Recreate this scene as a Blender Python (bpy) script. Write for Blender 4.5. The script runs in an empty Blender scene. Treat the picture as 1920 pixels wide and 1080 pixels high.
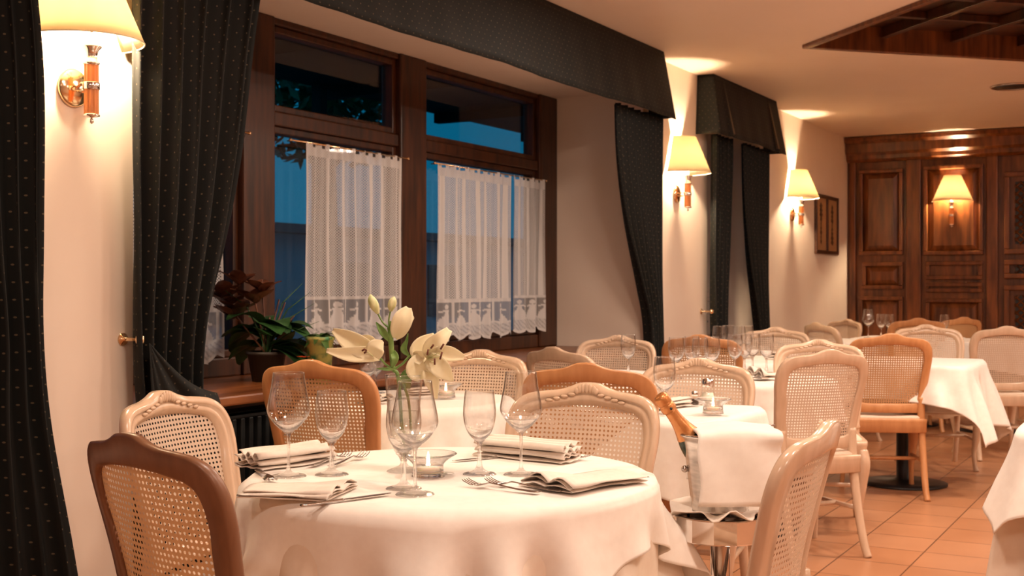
import bpy, math, random
from mathutils import Vector, Matrix, noise
random.seed(7)
PI = math.pi; sin = math.sin; cos = math.cos
S = bpy.context.scene
COL = S.collection

# ------------------------------------------------------------------ camera, world, exposure
H = 1.2; F = 2280.0; CY = 535.0; A = math.radians(29.3); CA = cos(A); SA = sin(A)
cam = bpy.data.cameras.new('camera'); camo = bpy.data.objects.new('camera', cam); COL.objects.link(camo)
camo.location = (0, 0, H); camo.rotation_euler = (PI/2, 0, A)
cam.sensor_width = 36; cam.lens = F/1920*36; cam.shift_y = -5/1920
cam.clip_start = .05; cam.clip_end = 100
cam.dof.use_dof = True; cam.dof.focus_distance = 2.95; cam.dof.aperture_fstop = 8.5
S.camera = camo
S.view_settings.view_transform = 'Standard'; S.view_settings.look = 'None'
S.view_settings.exposure = 0.0; S.view_settings.gamma = 1; S.view_settings.use_curve_mapping = False
S.cycles.transparent_max_bounces = 40; S.cycles.transmission_bounces = 16; S.cycles.max_bounces = 16
w = bpy.data.worlds.new('dusk'); S.world = w; w.use_nodes = True
w.node_tree.nodes['Background'].inputs[0].default_value = (.003, .13, .25, 1)
w.node_tree.nodes['Background'].inputs[1].default_value = 1.0

def light(name, kind, loc, power, color, size=.1, rot=(0, 0, 0), spread=None):
    l = bpy.data.lights.new(name, kind); l.energy = power; l.color = color
    if kind == 'AREA':
        l.shape = 'DISK'; l.size = size
        if spread: l.spread = spread
    else: l.shadow_soft_size = size
    o = bpy.data.objects.new(name, l); COL.objects.link(o); o.location = loc; o.rotation_euler = rot
    return o
WARM = (1.0, .81, .65)
LAMP = (1.0, .75, .48)
# added fill lights overhead, out of this frame, not fixtures of the dining room
for i, (x, y, p) in enumerate([(-1.1, 2.2, 27), (-2.2, 6.0, 20), (-1.2, 4.4, 30), (-.8, 6.4, 34), (.5, 2.2, 30), (.3, 4.2, 34), (.3, 6.8, 42), (.4, 9.2, 42), (.6, 11.4, 17), (2.6, 3.2, 36), (2.6, 8.0, 32), (-.9, -.5, 22), (1.2, .2, 26)]):
    light('ceiling_fill', 'AREA', (x, y, 2.77), p, WARM, .34)

# ------------------------------------------------------------------ coordinates
def R(X, D, z=0.0): return Vector((X*CA - D*SA, X*SA + D*CA, z))
def PX(px, D, z=0.0): return R((px-960)/F*D, D, z)
def at(px, py, z):
    D = F*(H-z)/(py-CY); return PX(px, D, z)
def W3(px, py, D): return PX(px, D, H-(py-CY)*D/F)

# ------------------------------------------------------------------ materials
def mat(name, col, rough=.5, metal=0.0, spec=.5, **k):
    m = bpy.data.materials.new(name); m.use_nodes = True
    b = m.node_tree.nodes['Principled BSDF']
    b.inputs['Base Color'].default_value = (*col, 1); b.inputs['Roughness'].default_value = rough
    b.inputs['Metallic'].default_value = metal; b.inputs['Specular IOR Level'].default_value = spec
    for kk, v in k.items(): b.inputs[kk].default_value = v
    return m
def nt(m): return m.node_tree, m.node_tree.nodes['Principled BSDF']
def N(t, typ, **k):
    n = t.nodes.new(typ)
    for kk, v in k.items():
        if hasattr(n, kk): setattr(n, kk, v)
        else: n.inputs[kk].default_value = v
    return n
def Mth(t, op, a, b=None):
    n = t.nodes.new('ShaderNodeMath'); n.operation = op
    for i, v in enumerate((a, b)):
        if v is None: continue
        if isinstance(v, (int, float)): n.inputs[i].default_value = v
        else: t.links.new(v, n.inputs[i])
    return n.outputs[0]
def ramp(t, fac, stops):
    r = t.nodes.new('ShaderNodeValToRGB'); e = r.color_ramp.elements
    e[0].position = stops[0][0]; e[0].color = (*stops[0][1], 1); e[1].position = stops[-1][0]; e[1].color = (*stops[-1][1], 1)
    for p, c in stops[1:-1]:
        x = e.new(p); x.color = (*c, 1)
    t.links.new(fac, r.inputs[0]); return r.outputs[0]
def noisy(m, c1, c2, scale=(1, 1, 1), ns=6, detail=5, bump=0, lo=.3, hi=.7):
    t, b = nt(m)
    tc = N(t, 'ShaderNodeTexCoord'); mp = N(t, 'ShaderNodeMapping'); mp.inputs['Scale'].default_value = scale
    t.links.new(tc.outputs['Object'], mp.inputs[0])
    n = N(t, 'ShaderNodeTexNoise'); n.inputs['Scale'].default_value = ns; n.inputs['Detail'].default_value = detail
    t.links.new(mp.outputs[0], n.inputs[0])
    t.links.new(ramp(t, n.outputs[0], [(lo, c1), (hi, c2)]), b.inputs['Base Color'])
    if bump:
        bp = N(t, 'ShaderNodeBump'); bp.inputs['Strength'].default_value = bump; bp.inputs['Distance'].default_value = .01
        t.links.new(n.outputs[0], bp.inputs['Height']); t.links.new(bp.outputs[0], b.inputs['Normal'])
    return m
plaster = noisy(mat('plaster', (.8, .62, .5), .75, spec=.25), (.82, .68, .57), (.85, .72, .61), ns=3)
ceil_m = noisy(mat('ceiling_paint', (.8, .6, .45), .6, spec=.3), (.82, .66, .53), (.85, .69, .57), ns=2)
darkwood = noisy(mat('dark_wood', (.1, .03, .01), .38), (.018, .0055, .002), (.085, .024, .006), (5, 5, .55), 5)
panelwood = noisy(mat('panel_wood', (.2, .06, .02), .3), (.06, .015, .004), (.23, .072, .018), (4, 4, .5), 5)
sillwood = noisy(mat('sill_wood', (.2, .06, .02), .3), (.13, .036, .010), (.30, .10, .03), (4, .6, 4), 5)
cream_wood = noisy(mat('cream_wood', (.6, .4, .28), .2), (.60, .42, .29), (.70, .50, .36), (6, 6, 1.2), 6)
warmlit_wood = noisy(mat('warmlit_wood', (.55, .27, .12), .32), (.50, .22, .085), (.62, .30, .13), (6, 6, 1.2), 6)  # same chair wood, with warmer light put into the colour
shaded_wood = noisy(mat('shaded_wood', (.35, .17, .09), .35), (.17, .075, .038), (.23, .105, .055), (6, 6, 1.2), 6)  # chair wood darkened, shade on the near chair put into the colour
cloth = noisy(mat('white_cloth', (.86, .8, .74), .8, spec=.2), (.84, .77, .71), (.88, .82, .76), ns=40, bump=.03)
cloth.node_tree.nodes['Principled BSDF'].inputs['Sheen Weight'].default_value = .15
under_cloth = noisy(mat('under_cloth', (.8, .68, .58), .85, spec=.2), (.76, .64, .54), (.80, .70, .60), ns=30)
napkin_m = noisy(mat('napkin_cloth', (.8, .7, .62), .85, spec=.2), (.74, .64, .56), (.80, .70, .62), ns=60, bump=.05)
steel = mat('polished_steel', (.52, .47, .44), .18, 1.0)
chrome = mat('chrome', (.85, .8, .76), .06, 1.0)
brass = mat('brass', (.85, .62, .38), .15, 1.0)
iron = mat('black_iron', (.012, .012, .013), .4)
foil = noisy(mat('copper_foil', (.75, .33, .1), .32, .55), (.50, .18, .05), (.66, .30, .11), ns=30, bump=.25)
bottle_m = mat('bottle_glass', (.01, .03, .012), .08)
wax = mat('wax', (.9, .82, .7), .5); wax.node_tree.nodes['Principled BSDF'].inputs['Subsurface Weight'].default_value = .3
stem_m = noisy(mat('stem_green', (.12, .25, .05), .5), (.06, .17, .03), (.22, .34, .09), ns=25)
leaf_dark = noisy(mat('leaf_dark', (.02, .07, .02), .45), (.012, .045, .012), (.04, .12, .03), ns=12)
leaf_mid = noisy(mat('leaf_mid', (.05, .14, .03), .45), (.03, .10, .02), (.12, .22, .05), ns=12)
leaf_red = noisy(mat('leaf_red', (.12, .03, .015), .45), (.05, .014, .008), (.16, .05, .02), ns=14)
orange_petal = mat('orange_petal', (.9, .12, .03), .5)
pot_m = noisy(mat('pot_green', (.35, .45, .12), .4), (.06, .25, .10), (.62, .60, .18), ns=22, lo=.4, hi=.55)
pot_dark = mat('pot_dark', (.03, .02, .015), .5)
grille = mat('radiator_paint', (.02, .022, .022), .4)

# emission
def emit(name, col, s):
    m = bpy.data.materials.new(name); m.use_nodes = True; t = m.node_tree; t.nodes.clear()
    o = N(t, 'ShaderNodeOutputMaterial'); e = N(t, 'ShaderNodeEmission'); e.inputs[0].default_value = (*col, 1); e.inputs[1].default_value = s
    t.links.new(e.outputs[0], o.inputs[0]); return m
bulb_m = emit('lamp_bulb_glow', LAMP, 3600)
flame_m = emit('flame_glow', (1, .75, .4), 25)

# clear glass, thin wall: fresnel reflection over transparency
def thin_glass(name, tint=(.99, .99, .99), ior=1.5, rough=.0, boost=1.0):
    m = bpy.data.materials.new(name); m.use_nodes = True; t = m.node_tree; t.nodes.clear()
    o = N(t, 'ShaderNodeOutputMaterial'); tr = N(t, 'ShaderNodeBsdfTransparent'); tr.inputs[0].default_value = (*tint, 1)
    g = N(t, 'ShaderNodeBsdfGlossy'); g.inputs['Roughness'].default_value = rough
    fr = N(t, 'ShaderNodeFresnel'); fr.inputs[0].default_value = ior; mx = N(t, 'ShaderNodeMixShader')
    ge = N(t, 'ShaderNodeNewGeometry')   # same reflectance from either side of the wall of the glass
    t.links.new(Mth(t, 'ADD', Mth(t, 'MULTIPLY', ge.outputs['Backfacing'], 1/ior-ior), ior), fr.inputs[0])
    f = Mth(t, 'MULTIPLY', fr.outputs[0], boost)
    t.links.new(f, mx.inputs[0]); t.links.new(tr.outputs[0], mx.inputs[1]); t.links.new(g.outputs[0], mx.inputs[2])
    t.links.new(mx.outputs[0], o.inputs[0]); return m
pane_m = thin_glass('window_glass', (.9, .93, .93), 1.45)
glass_m = thin_glass('wine_glass_bowl', (.985, .983, .98), 1.5, 0, 1.7)
def solid_glass(name, clear=.5):
    m = bpy.data.materials.new(name); m.use_nodes = True; t = m.node_tree; t.nodes.clear()
    o = N(t, 'ShaderNodeOutputMaterial'); g = N(t, 'ShaderNodeBsdfGlass'); g.inputs['IOR'].default_value = 1.45; g.inputs['Roughness'].default_value = 0
    t_ = N(t, 'ShaderNodeBsdfTransparent'); mx = N(t, 'ShaderNodeMixShader'); mx.inputs[0].default_value = clear
    t.links.new(g.outputs[0], mx.inputs[1]); t.links.new(t_.outputs[0], mx.inputs[2]); t.links.new(mx.outputs[0], o.inputs[0]); return m
stemglass = solid_glass('wine_glass_stem')

bowl_m = solid_glass('wine_glass_wall', .15)
def translucent(name, col, fac=.5, col2=None):
    m = bpy.data.materials.new(name); m.use_nodes = True; t = m.node_tree; t.nodes.clear()
    o = N(t, 'ShaderNodeOutputMaterial'); d = N(t, 'ShaderNodeBsdfDiffuse'); d.inputs[0].default_value = (*col, 1)
    s = N(t, 'ShaderNodeBsdfTranslucent'); s.inputs[0].default_value = (*(col2 or col), 1); mx = N(t, 'ShaderNodeMixShader'); mx.inputs[0].default_value = fac
    t.links.new(d.outputs[0], mx.inputs[1]); t.links.new(s.outputs[0], mx.inputs[2]); t.links.new(mx.outputs[0], o.inputs[0]); return m
shade_m = translucent('lampshade_fabric', (.90, .82, .64), .6, (.88, .78, .56))
petal_m = translucent('lily_petal', (.92, .84, .62), .3)

# drapery: near black green cloth with a grid of small gold dots (UV in metres)
def drape_mat():
    m = mat('dotted_drape', (.012, .014, .012), .7, spec=.25); t, b = nt(m)
    b.inputs['Sheen Weight'].default_value = .03; b.inputs['Sheen Roughness'].default_value = .5; b.inputs['Sheen Tint'].default_value = (.5, .5, .46, 1)
    uv = N(t, 'ShaderNodeUVMap'); sx = N(t, 'ShaderNodeSeparateXYZ'); t.links.new(uv.outputs[0], sx.inputs[0])
    sp = .055
    u = Mth(t, 'DIVIDE', sx.outputs[0], sp); v = Mth(t, 'DIVIDE', sx.outputs[1], sp)
    def dots(u, v):
        a = Mth(t, 'SUBTRACT', Mth(t, 'FRACT', u), .5); c = Mth(t, 'SUBTRACT', Mth(t, 'FRACT', v), .5)
        return Mth(t, 'LESS_THAN', Mth(t, 'ADD', Mth(t, 'POWER', Mth(t, 'ABSOLUTE', a), 2.0), Mth(t, 'POWER', Mth(t, 'ABSOLUTE', c), 2.0)), .0030)
    f = Mth(t, 'MAXIMUM', dots(u, v), dots(Mth(t, 'ADD', u, .5), Mth(t, 'ADD', v, .5)))
    mx = N(t, 'ShaderNodeMix', data_type='RGBA'); t.links.new(f, mx.inputs[0])
    mx.inputs[6].default_value = (.0075, .0085, .008, 1); mx.inputs[7].default_value = (.12, .09, .055, 1)
    t.links.new(mx.outputs[2], b.inputs['Base Color']); return m
drape_m = drape_mat()
fold_m = mat('drape_plain', (.02, .024, .021), .6, spec=.3)

# caning: woven sheet with rows of round openings (UV in metres)
def cane_mat(name, c1, c2, trans=.0):
    m = bpy.data.materials.new(name); m.use_nodes = True; t = m.node_tree; b = t.nodes['Principled BSDF']; o = t.nodes['Material Output']
    b.inputs['Roughness'].default_value = .5
    uv = N(t, 'ShaderNodeUVMap'); sx = N(t, 'ShaderNodeSeparateXYZ'); t.links.new(uv.outputs[0], sx.inputs[0])
    sp = .0128
    u = Mth(t, 'DIVIDE', sx.outputs[0], sp); v = Mth(t, 'DIVIDE', sx.outputs[1], sp)
    a = Mth(t, 'ABSOLUTE', Mth(t, 'SUBTRACT', Mth(t, 'FRACT', u), .5)); c = Mth(t, 'ABSOLUTE', Mth(t, 'SUBTRACT', Mth(t, 'FRACT', v), .5))
    # octagonal opening
    oc = Mth(t, 'MAXIMUM', Mth(t, 'MAXIMUM', a, c), Mth(t, 'MULTIPLY', Mth(t, 'ADD', a, c), .70))
    hole = Mth(t, 'LESS_THAN', oc, .245)
    wv = N(t, 'ShaderNodeTexWave'); wv.inputs['Scale'].default_value = 120; t.links.new(uv.outputs[0], wv.inputs[0])
    t.links.new(ramp(t, wv.outputs[0], [(0, c1), (1, c2)]), b.inputs['Base Color'])
    bp = N(t, 'ShaderNodeBump'); bp.inputs['Strength'].default_value = .5; bp.inputs['Distance'].default_value = .002
    t.links.new(Mth(t, 'MINIMUM', oc, .4), bp.inputs['Height']); t.links.new(bp.outputs[0], b.inputs['Normal'])
    tl = N(t, 'ShaderNodeBsdfTranslucent'); tl.inputs[0].default_value = (*c1, 1)
    m1 = N(t, 'ShaderNodeMixShader'); m1.inputs[0].default_value = .22
    t.links.new(b.outputs[0], m1.inputs[1]); t.links.new(tl.outputs[0], m1.inputs[2])
    tr = N(t, 'ShaderNodeBsdfTransparent'); mx = N(t, 'ShaderNodeMixShader')
    t.links.new(hole, mx.inputs[0]); t.links.new(m1.outputs[0], mx.inputs[1]); t.links.new(tr.outputs[0], mx.inputs[2])
    t.links.new(mx.outputs[0], o.inputs[0]); return m
cane_light = cane_mat('cane_light', (.64, .48, .36), (.72, .56, .43))
cane_warmlit = cane_mat('cane_warmlit', (.55, .30, .14), (.64, .38, .20))  # caning with the warmer light put into its colour

# lace: opacity stored on the vertices, lattice openings from the shader
def lace_mat():
    m = bpy.data.materials.new('lace'); m.use_nodes = True; t = m.node_tree; t.nodes.clear()
    o = N(t, 'ShaderNodeOutputMaterial')
    d = N(t, 'ShaderNodeBsdfDiffuse'); d.inputs[0].default_value = (.90, .86, .83, 1)
    s = N(t, 'ShaderNodeBsdfTranslucent'); s.inputs[0].default_value = (.8, .8, .82, 1); m1 = N(t, 'ShaderNodeMixShader'); m1.inputs[0].default_value = .35
    t.links.new(d.outputs[0], m1.inputs[1]); t.links.new(s.outputs[0], m1.inputs[2])
    op = N(t, 'ShaderNodeAttribute'); op.attribute_name = 'weave'
    la = N(t, 'ShaderNodeAttribute'); la.attribute_name = 'lattice'
    uv = N(t, 'ShaderNodeUVMap'); sx = N(t, 'ShaderNodeSeparateXYZ'); t.links.new(uv.outputs[0], sx.inputs[0])
    sp = .0145
    p = Mth(t, 'DIVIDE', Mth(t, 'ADD', sx.outputs[0], sx.outputs[1]), sp); q = Mth(t, 'DIVIDE', Mth(t, 'SUBTRACT', sx.outputs[0], sx.outputs[1]), sp)
    hole = Mth(t, 'MULTIPLY', Mth(t, 'GREATER_THAN', Mth(t, 'FRACT', p), .42), Mth(t, 'GREATER_THAN', Mth(t, 'FRACT', q), .42))
    alpha = Mth(t, 'SUBTRACT', op.outputs['Fac'], Mth(t, 'MULTIPLY', la.outputs['Fac'], Mth(t, 'MULTIPLY', hole, .62)))
    tr = N(t, 'ShaderNodeBsdfTransparent'); mx = N(t, 'ShaderNodeMixShader')
    t.links.new(alpha, mx.inputs[0]); t.links.new(tr.outputs[0], mx.inputs[1]); t.links.new(m1.outputs[0], mx.inputs[2])
    t.links.new(mx.outputs[0], o.inputs[0]); return m
lace_m = lace_mat()

def tile_mat():
    m = mat('terracotta_tile', (.6, .27, .12), .32, spec=.4); t, b = nt(m)
    tc = N(t, 'ShaderNodeTexCoord'); mp = N(t, 'ShaderNodeMapping'); mp.inputs['Location'].default_value = (1.06, -.1, 0)
    t.links.new(tc.outputs['Object'], mp.inputs[0])
    br = N(t, 'ShaderNodeTexBrick'); br.offset = 0; br.squash = 1
    br.inputs['Scale'].default_value = 1; br.inputs['Brick Width'].default_value = .31; br.inputs['Row Height'].default_value = .31
    br.inputs['Mortar Size'].default_value = .0035; br.inputs['Mortar Smooth'].default_value = .1
    br.inputs['Color1'].default_value = (.47, .21, .10, 1); br.inputs['Color2'].default_value = (.52, .25, .13, 1); br.inputs['Mortar'].default_value = (.16, .07, .035, 1)
    t.links.new(mp.outputs[0], br.inputs[0])
    n = N(t, 'ShaderNodeTexNoise'); n.inputs['Scale'].default_value = 3; n.inputs['Detail'].default_value = 6; t.links.new(tc.outputs['Object'], n.inputs[0])
    mx = N(t, 'ShaderNodeMix', data_type='RGBA', blend_type='MULTIPLY'); mx.inputs[0].default_value = .5
    t.links.new(br.outputs[0], mx.inputs[6]); t.links.new(ramp(t, n.outputs[0], [(.3, (.8, .75, .7)), (.7, (1, 1, 1))]), mx.inputs[7])
    t.links.new(mx.outputs[2], b.inputs['Base Color'])
    bp = N(t, 'ShaderNodeBump'); bp.inputs['Strength'].default_value = .3; bp.inputs['Distance'].default_value = .003; bp.invert = True
    t.links.new(br.outputs['Fac'], bp.inputs['Height']); t.links.new(bp.outputs[0], b.inputs['Normal'])
    return m
tile = tile_mat()

# ------------------------------------------------------------------ mesh helpers
class MB:
    def __init__(s): s.v = []; s.f = []; s.uv = {}; s.sm = []
    def add(s, vs, fs, smooth=False):
        b = len(s.v); s.v += [tuple(x) for x in vs]
        for f in fs: s.f.append(tuple(b+i for i in f)); s.sm.append(smooth)
        return b
    def box(s, a, b, M=None):
        (x0, y0, z0), (x1, y1, z1) = a, b
        vs = [Vector(p) for p in ((x0, y0, z0), (x1, y0, z0), (x1, y1, z0), (x0, y1, z0), (x0, y0, z1), (x1, y0, z1), (x1, y1, z1), (x0, y1, z1))]
        if M: vs = [M @ p for p in vs]
        s.add(vs, [(0, 3, 2, 1), (4, 5, 6, 7), (0, 1, 5, 4), (1, 2, 6, 5), (2, 3, 7, 6), (3, 0, 4, 7)]); return s
    def rings(s, rr, closed=True, caps=True, wrap=False, smooth=True):
        n = len(rr[0]); vs = [p for r in rr for p in r]; fs = []
        m = len(rr)
        for i in range(m if wrap else m-1):
            for j in range(n if closed else n-1):
                a = i*n+j; b = i*n+(j+1) % n; c = ((i+1) % m)*n+(j+1) % n; d = ((i+1) % m)*n+j
                fs.append((a, b, c, d))
        if caps and closed and not wrap:
            fs.append(tuple(range(n-1, -1, -1))); fs.append(tuple((m-1)*n+j for j in range(n)))
        s.add(vs, fs, smooth); return s
    def lathe(s, prof, n=24, M=None, caps=False, smooth=True):
        rr = []
        for r, z in prof:
            ring = [Vector((r*cos(2*PI*k/n), r*sin(2*PI*k/n), z)) for k in range(n)]
            if M: ring = [M @ p for p in ring]
            rr.append(ring)
        return s.rings(rr, caps=caps, smooth=smooth)
    def tube(s, pts, rad, n=8, caps=True, smooth=True, flat=None):
        pts = [Vector(p) for p in pts]
        if not isinstance(rad, (list, tuple)): rad = [rad]*len(pts)
        rr = []; ref = None
        for i, p in enumerate(pts):
            d = (pts[min(i+1, len(pts)-1)]-pts[max(i-1, 0)]).normalized()
            if ref is None:
                ref = Vector((0, 0, 1)) if abs(d.z) < .9 else Vector((1, 0, 0))
            u = (ref - d*ref.dot(d)).normalized(); v = d.cross(u); ref = u
            r = rad[i]; ru, rv = r if isinstance(r, tuple) else (r, r)
            rr.append([p + u*(ru*cos(2*PI*k/n)) + v*(rv*sin(2*PI*k/n)) for k in range(n)])
        return s.rings(rr, caps=caps, smooth=smooth)
    def sphere(s, c, r, n=12, m=8):
        c = Vector(c); r = r if isinstance(r, tuple) else (r, r, r)
        rr = []
        for i in range(m+1):
            a = PI*(i/m)*.998+.001*PI
            rr.append([c+Vector((r[0]*sin(a)*cos(2*PI*k/n), r[1]*sin(a)*sin(2*PI*k/n), r[2]*cos(a))) for k in range(n)])
        return s.rings(rr)
    def grid(s, pts, nu, nv, uvs=None, smooth=True):
        b = s.add(pts, [(j*nu+i, j*nu+i+1, (j+1)*nu+i+1, (j+1)*nu+i) for j in range(nv-1) for i in range(nu-1)], smooth)
        if uvs:
            for k, q in enumerate(uvs): s.uv[b+k] = q
        return s
    def build(s, name, m, parent=None, bevel=0, solid=0, sub=0, loc=None):
        me = bpy.data.meshes.new(name); me.from_pydata(s.v, [], s.f)
        me.polygons.foreach_set('use_smooth', s.sm)
        if s.uv:
            l = me.uv_layers.new(name='UVMap')
            for lp in me.loops: l.data[lp.index].uv = s.uv.get(lp.vertex_index, (0, 0))
        me.materials.append(m); me.update()
        o = bpy.data.objects.new(name, me); COL.objects.link(o)
        if parent: o.parent = parent
        if loc is not None: o.location = loc
        if solid: q = o.modifiers.new('solid', 'SOLIDIFY'); q.thickness = solid; q.offset = 0
        if bevel:
            q = o.modifiers.new('bevel', 'BEVEL'); q.width = bevel; q.segments = 2; q.limit_method = 'ANGLE'; q.angle_limit = .7
        if sub: q = o.modifiers.new('sub', 'SUBSURF'); q.levels = sub; q.render_levels = sub
        return o
def tag(o, label=None, cat=None, group=None, kind=None):
    if label: o['label'] = label
    if cat: o['category'] = cat
    if group: o['group'] = group
    if kind: o['kind'] = kind
    return o
def struct(o): o['kind'] = 'structure'; return o
def empty(name, loc=(0, 0, 0), rz=0, label=None, cat=None, group=None, sc=1):
    o = bpy.data.objects.new(name, None); COL.objects.link(o); o.location = loc; o.rotation_euler = (0, 0, rz); o.scale = (sc, sc, sc)
    o.empty_display_size = .1
    return tag(o, label, cat, group)
def dup(o, parent=None):
    c = o.copy(); COL.objects.link(c)
    if parent: c.parent = parent
    for ch in list(o.children): dup(ch, c)
    return c
def catmull(P, per):
    out = []; n = len(P)
    for i in range(n-1):
        p0, p1, p2, p3 = P[max(i-1, 0)], P[i], P[i+1], P[min(i+2, n-1)]
        for k in range(per):
            t = k/per
            out.append(tuple(.5*((2*b)+(-a+c)*t+(2*a-5*b+4*c-d)*t*t+(-a+3*b-3*c+d)*t**3) for a, b, c, d in zip(p0, p1, p2, p3)))
    out.append(tuple(P[-1])); return out
def smoothstep(a, b, x):
    t = max(0, min(1, (x-a)/(b-a))); return t*t*(3-2*t)

# ------------------------------------------------------------------ setting
WX = -3.3; NX = -4.0; ZC = 2.8; YB = 13.37; Y0 = -3.0; XR = 4.4
struct(MB().box((-4.1, Y0, -.1), (XR, YB+.1, 0)).build('floor', tile))
# ceiling with the opening for the dark wooden coffer
CC = Vector((-2.21, 8.01)); e1 = Vector((.707, .707)); e2 = Vector((.707, -.707)); CL1, CL2 = 2.7, 2.5
c0, c1, c2, c3 = CC, CC+e1*CL1, CC+e1*CL1+e2*CL2, CC+e2*CL2
m = MB()
outer = [(-3.3-.2, Y0-.2), (XR+.2, Y0-.2), (XR+.2, YB+.2), (-3.5, YB+.2)]
hole = [c3, c2, c1, c0]   # south, east, north, west corners
vs = [(x, y, ZC) for x, y in outer]+[(p.x, p.y, ZC) for p in hole]+[(x, y, ZC+.12) for x, y in outer]+[(p.x, p.y, ZC+.12) for p in hole]
m.add(vs, [(0, 4, 5, 1), (1, 5, 6, 2), (2, 6, 7, 3), (3, 7, 4, 0), (8, 9, 13, 12), (9, 10, 14, 13), (10, 11, 15, 14), (11, 8, 12, 15),
           (0, 1, 9, 8), (1, 2, 10, 9), (2, 3, 11, 10), (3, 0, 8, 11)])
struct(m.build('ceiling', ceil_m))
cof = empty('ceiling_coffer', (CC.x, CC.y, ZC), PI/4, 'dark wooden coffer with ribs sunk into the ceiling, turned at an angle', 'ceiling panel')
# local: x along e1, y negative along e2
m = MB(); m.box((-.02, -CL2-.02, .14), (CL1+.02, .02, .17)); m.build('plank_panel', darkwood, cof)
m = MB(); t_ = .05
m.box((-t_, -CL2-t_, -.025), (0.0, t_, .15)); m.box((CL1, -CL2-t_, -.025), (CL1+t_, t_, .15)); m.box((0, 0, -.025), (CL1, t_, .15)); m.box((0, -CL2-t_, -.025), (CL1, -CL2, .15))
m.build('frame', panelwood, cof, bevel=.006)
for k in range(1, 5): MB().box((k*.54-.025, -CL2, .07), (k*.54+.025, 0, .139)).build('rib', darkwood, cof, bevel=.004)
for k in range(1, 5): MB().box((0, -k*.5-.02, .09), (CL1, -k*.5+.02, .138)).build('rib', darkwood, cof, bevel=.004)
pv = at(1899, 161, ZC)
sp = empty('ceiling_downlight_ring', (pv.x, pv.y, ZC), 0, 'dark round unlit fitting flush in the ceiling at the right', 'ceiling fitting')
MB().lathe([(.165, 0), (.172, -.006), (.165, -.013), (.15, -.012), (.142, -.002)], 40).build('rim', steel, sp)
MB().lathe([(.143, -.001), (.143, -.008), (.0005, -.008)], 40).build('grille_disc', iron, sp)

def wallbox(name, boxes, m=plaster):
    b = MB()
    for a, c in boxes: b.box(a, c)
    return struct(b.build(name, m))
# left wall with niches for the windows
N1 = (3.12, 7.72); N2 = (8.98, 10.15); N0 = (-1.9, 2.45); ZS = .77; ZT = 2.53
wb = []
for a, b in ((Y0, N0[0]), (N0[1], N1[0]), (N1[1], N2[0]), (N2[1], YB)): wb.append(((-4.12, a, 0), (WX, b, ZC)))
for a, b in (N0, N1, N2):
    wb.append(((-4.12, a, ZT), (WX, b, ZC))); wb.append(((-4.12, a, 0), (-3.62, b, ZS-.04)))
wallbox('wall_left', wb)
wallbox('wall_right', [((XR, Y0, 0), (XR+.15, YB, ZC))])
wallbox('wall_front', [((-3.5, Y0-.15, 0), (XR+.15, Y0, ZC))])
# wooden back wall
bw = MB().box((-3.31, YB, 0), (XR, YB+.15, ZC)).build('wall_back', panelwood); struct(bw)
def bwx(px):
    t = (px-960)/F; return (11.66*t-6.543)/(CA+SA*t)*1.0
def bwz(px, py):
    x = bwx(px); D = -x*SA+YB*CA; return H+(CY-py)*D/F
def moulding_panel(px0, px1, py0, py1, depth=.05, name='panel', raised=True):
    x0, x1 = bwx(px0), bwx(px1); pm = (px0+px1)/2; z1, z0 = bwz(pm, py0), bwz(pm, py1)
    m = MB(); f = .04
    for a, b in (((x0, z0), (x1, z0+f)), ((x0, z1-f), (x1, z1)), ((x0, z0+f), (x0+f, z1-f)), ((x1-f, z0+f), (x1, z1-f))):
        m.box((a[0], YB-depth, a[1]), (b[0], YB-.0, b[1]))
    if raised:
        g = .10
        if x1-x0 > 2.6*g and z1-z0 > 2.6*g:
            a, b, c, d = (x0+f, z0+f), (x1-f, z0+f), (x1-f, z1-f), (x0+f, z1-f)
            a2, b2, c2_, d2 = (x0+g, z0+g), (x1-g, z0+g), (x1-g, z1-g), (x0+g, z1-g)
            vs = [(p[0], YB-.004, p[1]) for p in (a, b, c, d)]+[(p[0], YB-.035, p[1]) for p in (a2, b2, c2_, d2)]
            m.add(vs, [(0, 1, 5, 4), (1, 2, 6, 5), (2, 3, 7, 6), (3, 0, 4, 7), (4, 5, 6, 7)])
    return m.build(name, panelwood, bw, bevel=.008)
xs0, xs1 = -3.3, XR
def hbar(z0, z1, d, name='rail', x0=-3.3, x1=XR, bev=.01):
    return MB().box((x0, YB-d, z0), (x1, YB, z1)).build(name, panelwood, bw, bevel=bev)
m = MB()
prof = [(0, ZC-.01), (.17, ZC-.01), (.17, ZC-.05), (.13, ZC-.08), (.12, ZC-.17), (.085, ZC-.20), (.08, ZC-.24), (.04, ZC-.27), (0, ZC-.27)]
m.rings([[(x, YB-d, z) for d, z in prof] for x in (-3.295, XR)], smooth=False)
m.build('cornice', panelwood, bw)
zt = bwz(1650, 300)
moulding_panel(1612, 1694, 318, 478); moulding_panel(1618, 1694, 492, 542, name='panel'); moulding_panel(1612, 1694, 556, 760)
moulding_panel(1733, 1845, 310, 478, .07); moulding_panel(1737, 1843, 490, 524, .05); moulding_panel(1737, 1843, 530, 548, .05); moulding_panel(1737, 1843, 560, 760)
for a, b in ((1594, 1606), (1700, 1728), (1850, 1872)):
    MB().box((bwx(a), YB-.045, .12), (bwx(b), YB, ZC-.26)).build('pilaster', panelwood, bw, bevel=.012)
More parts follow.
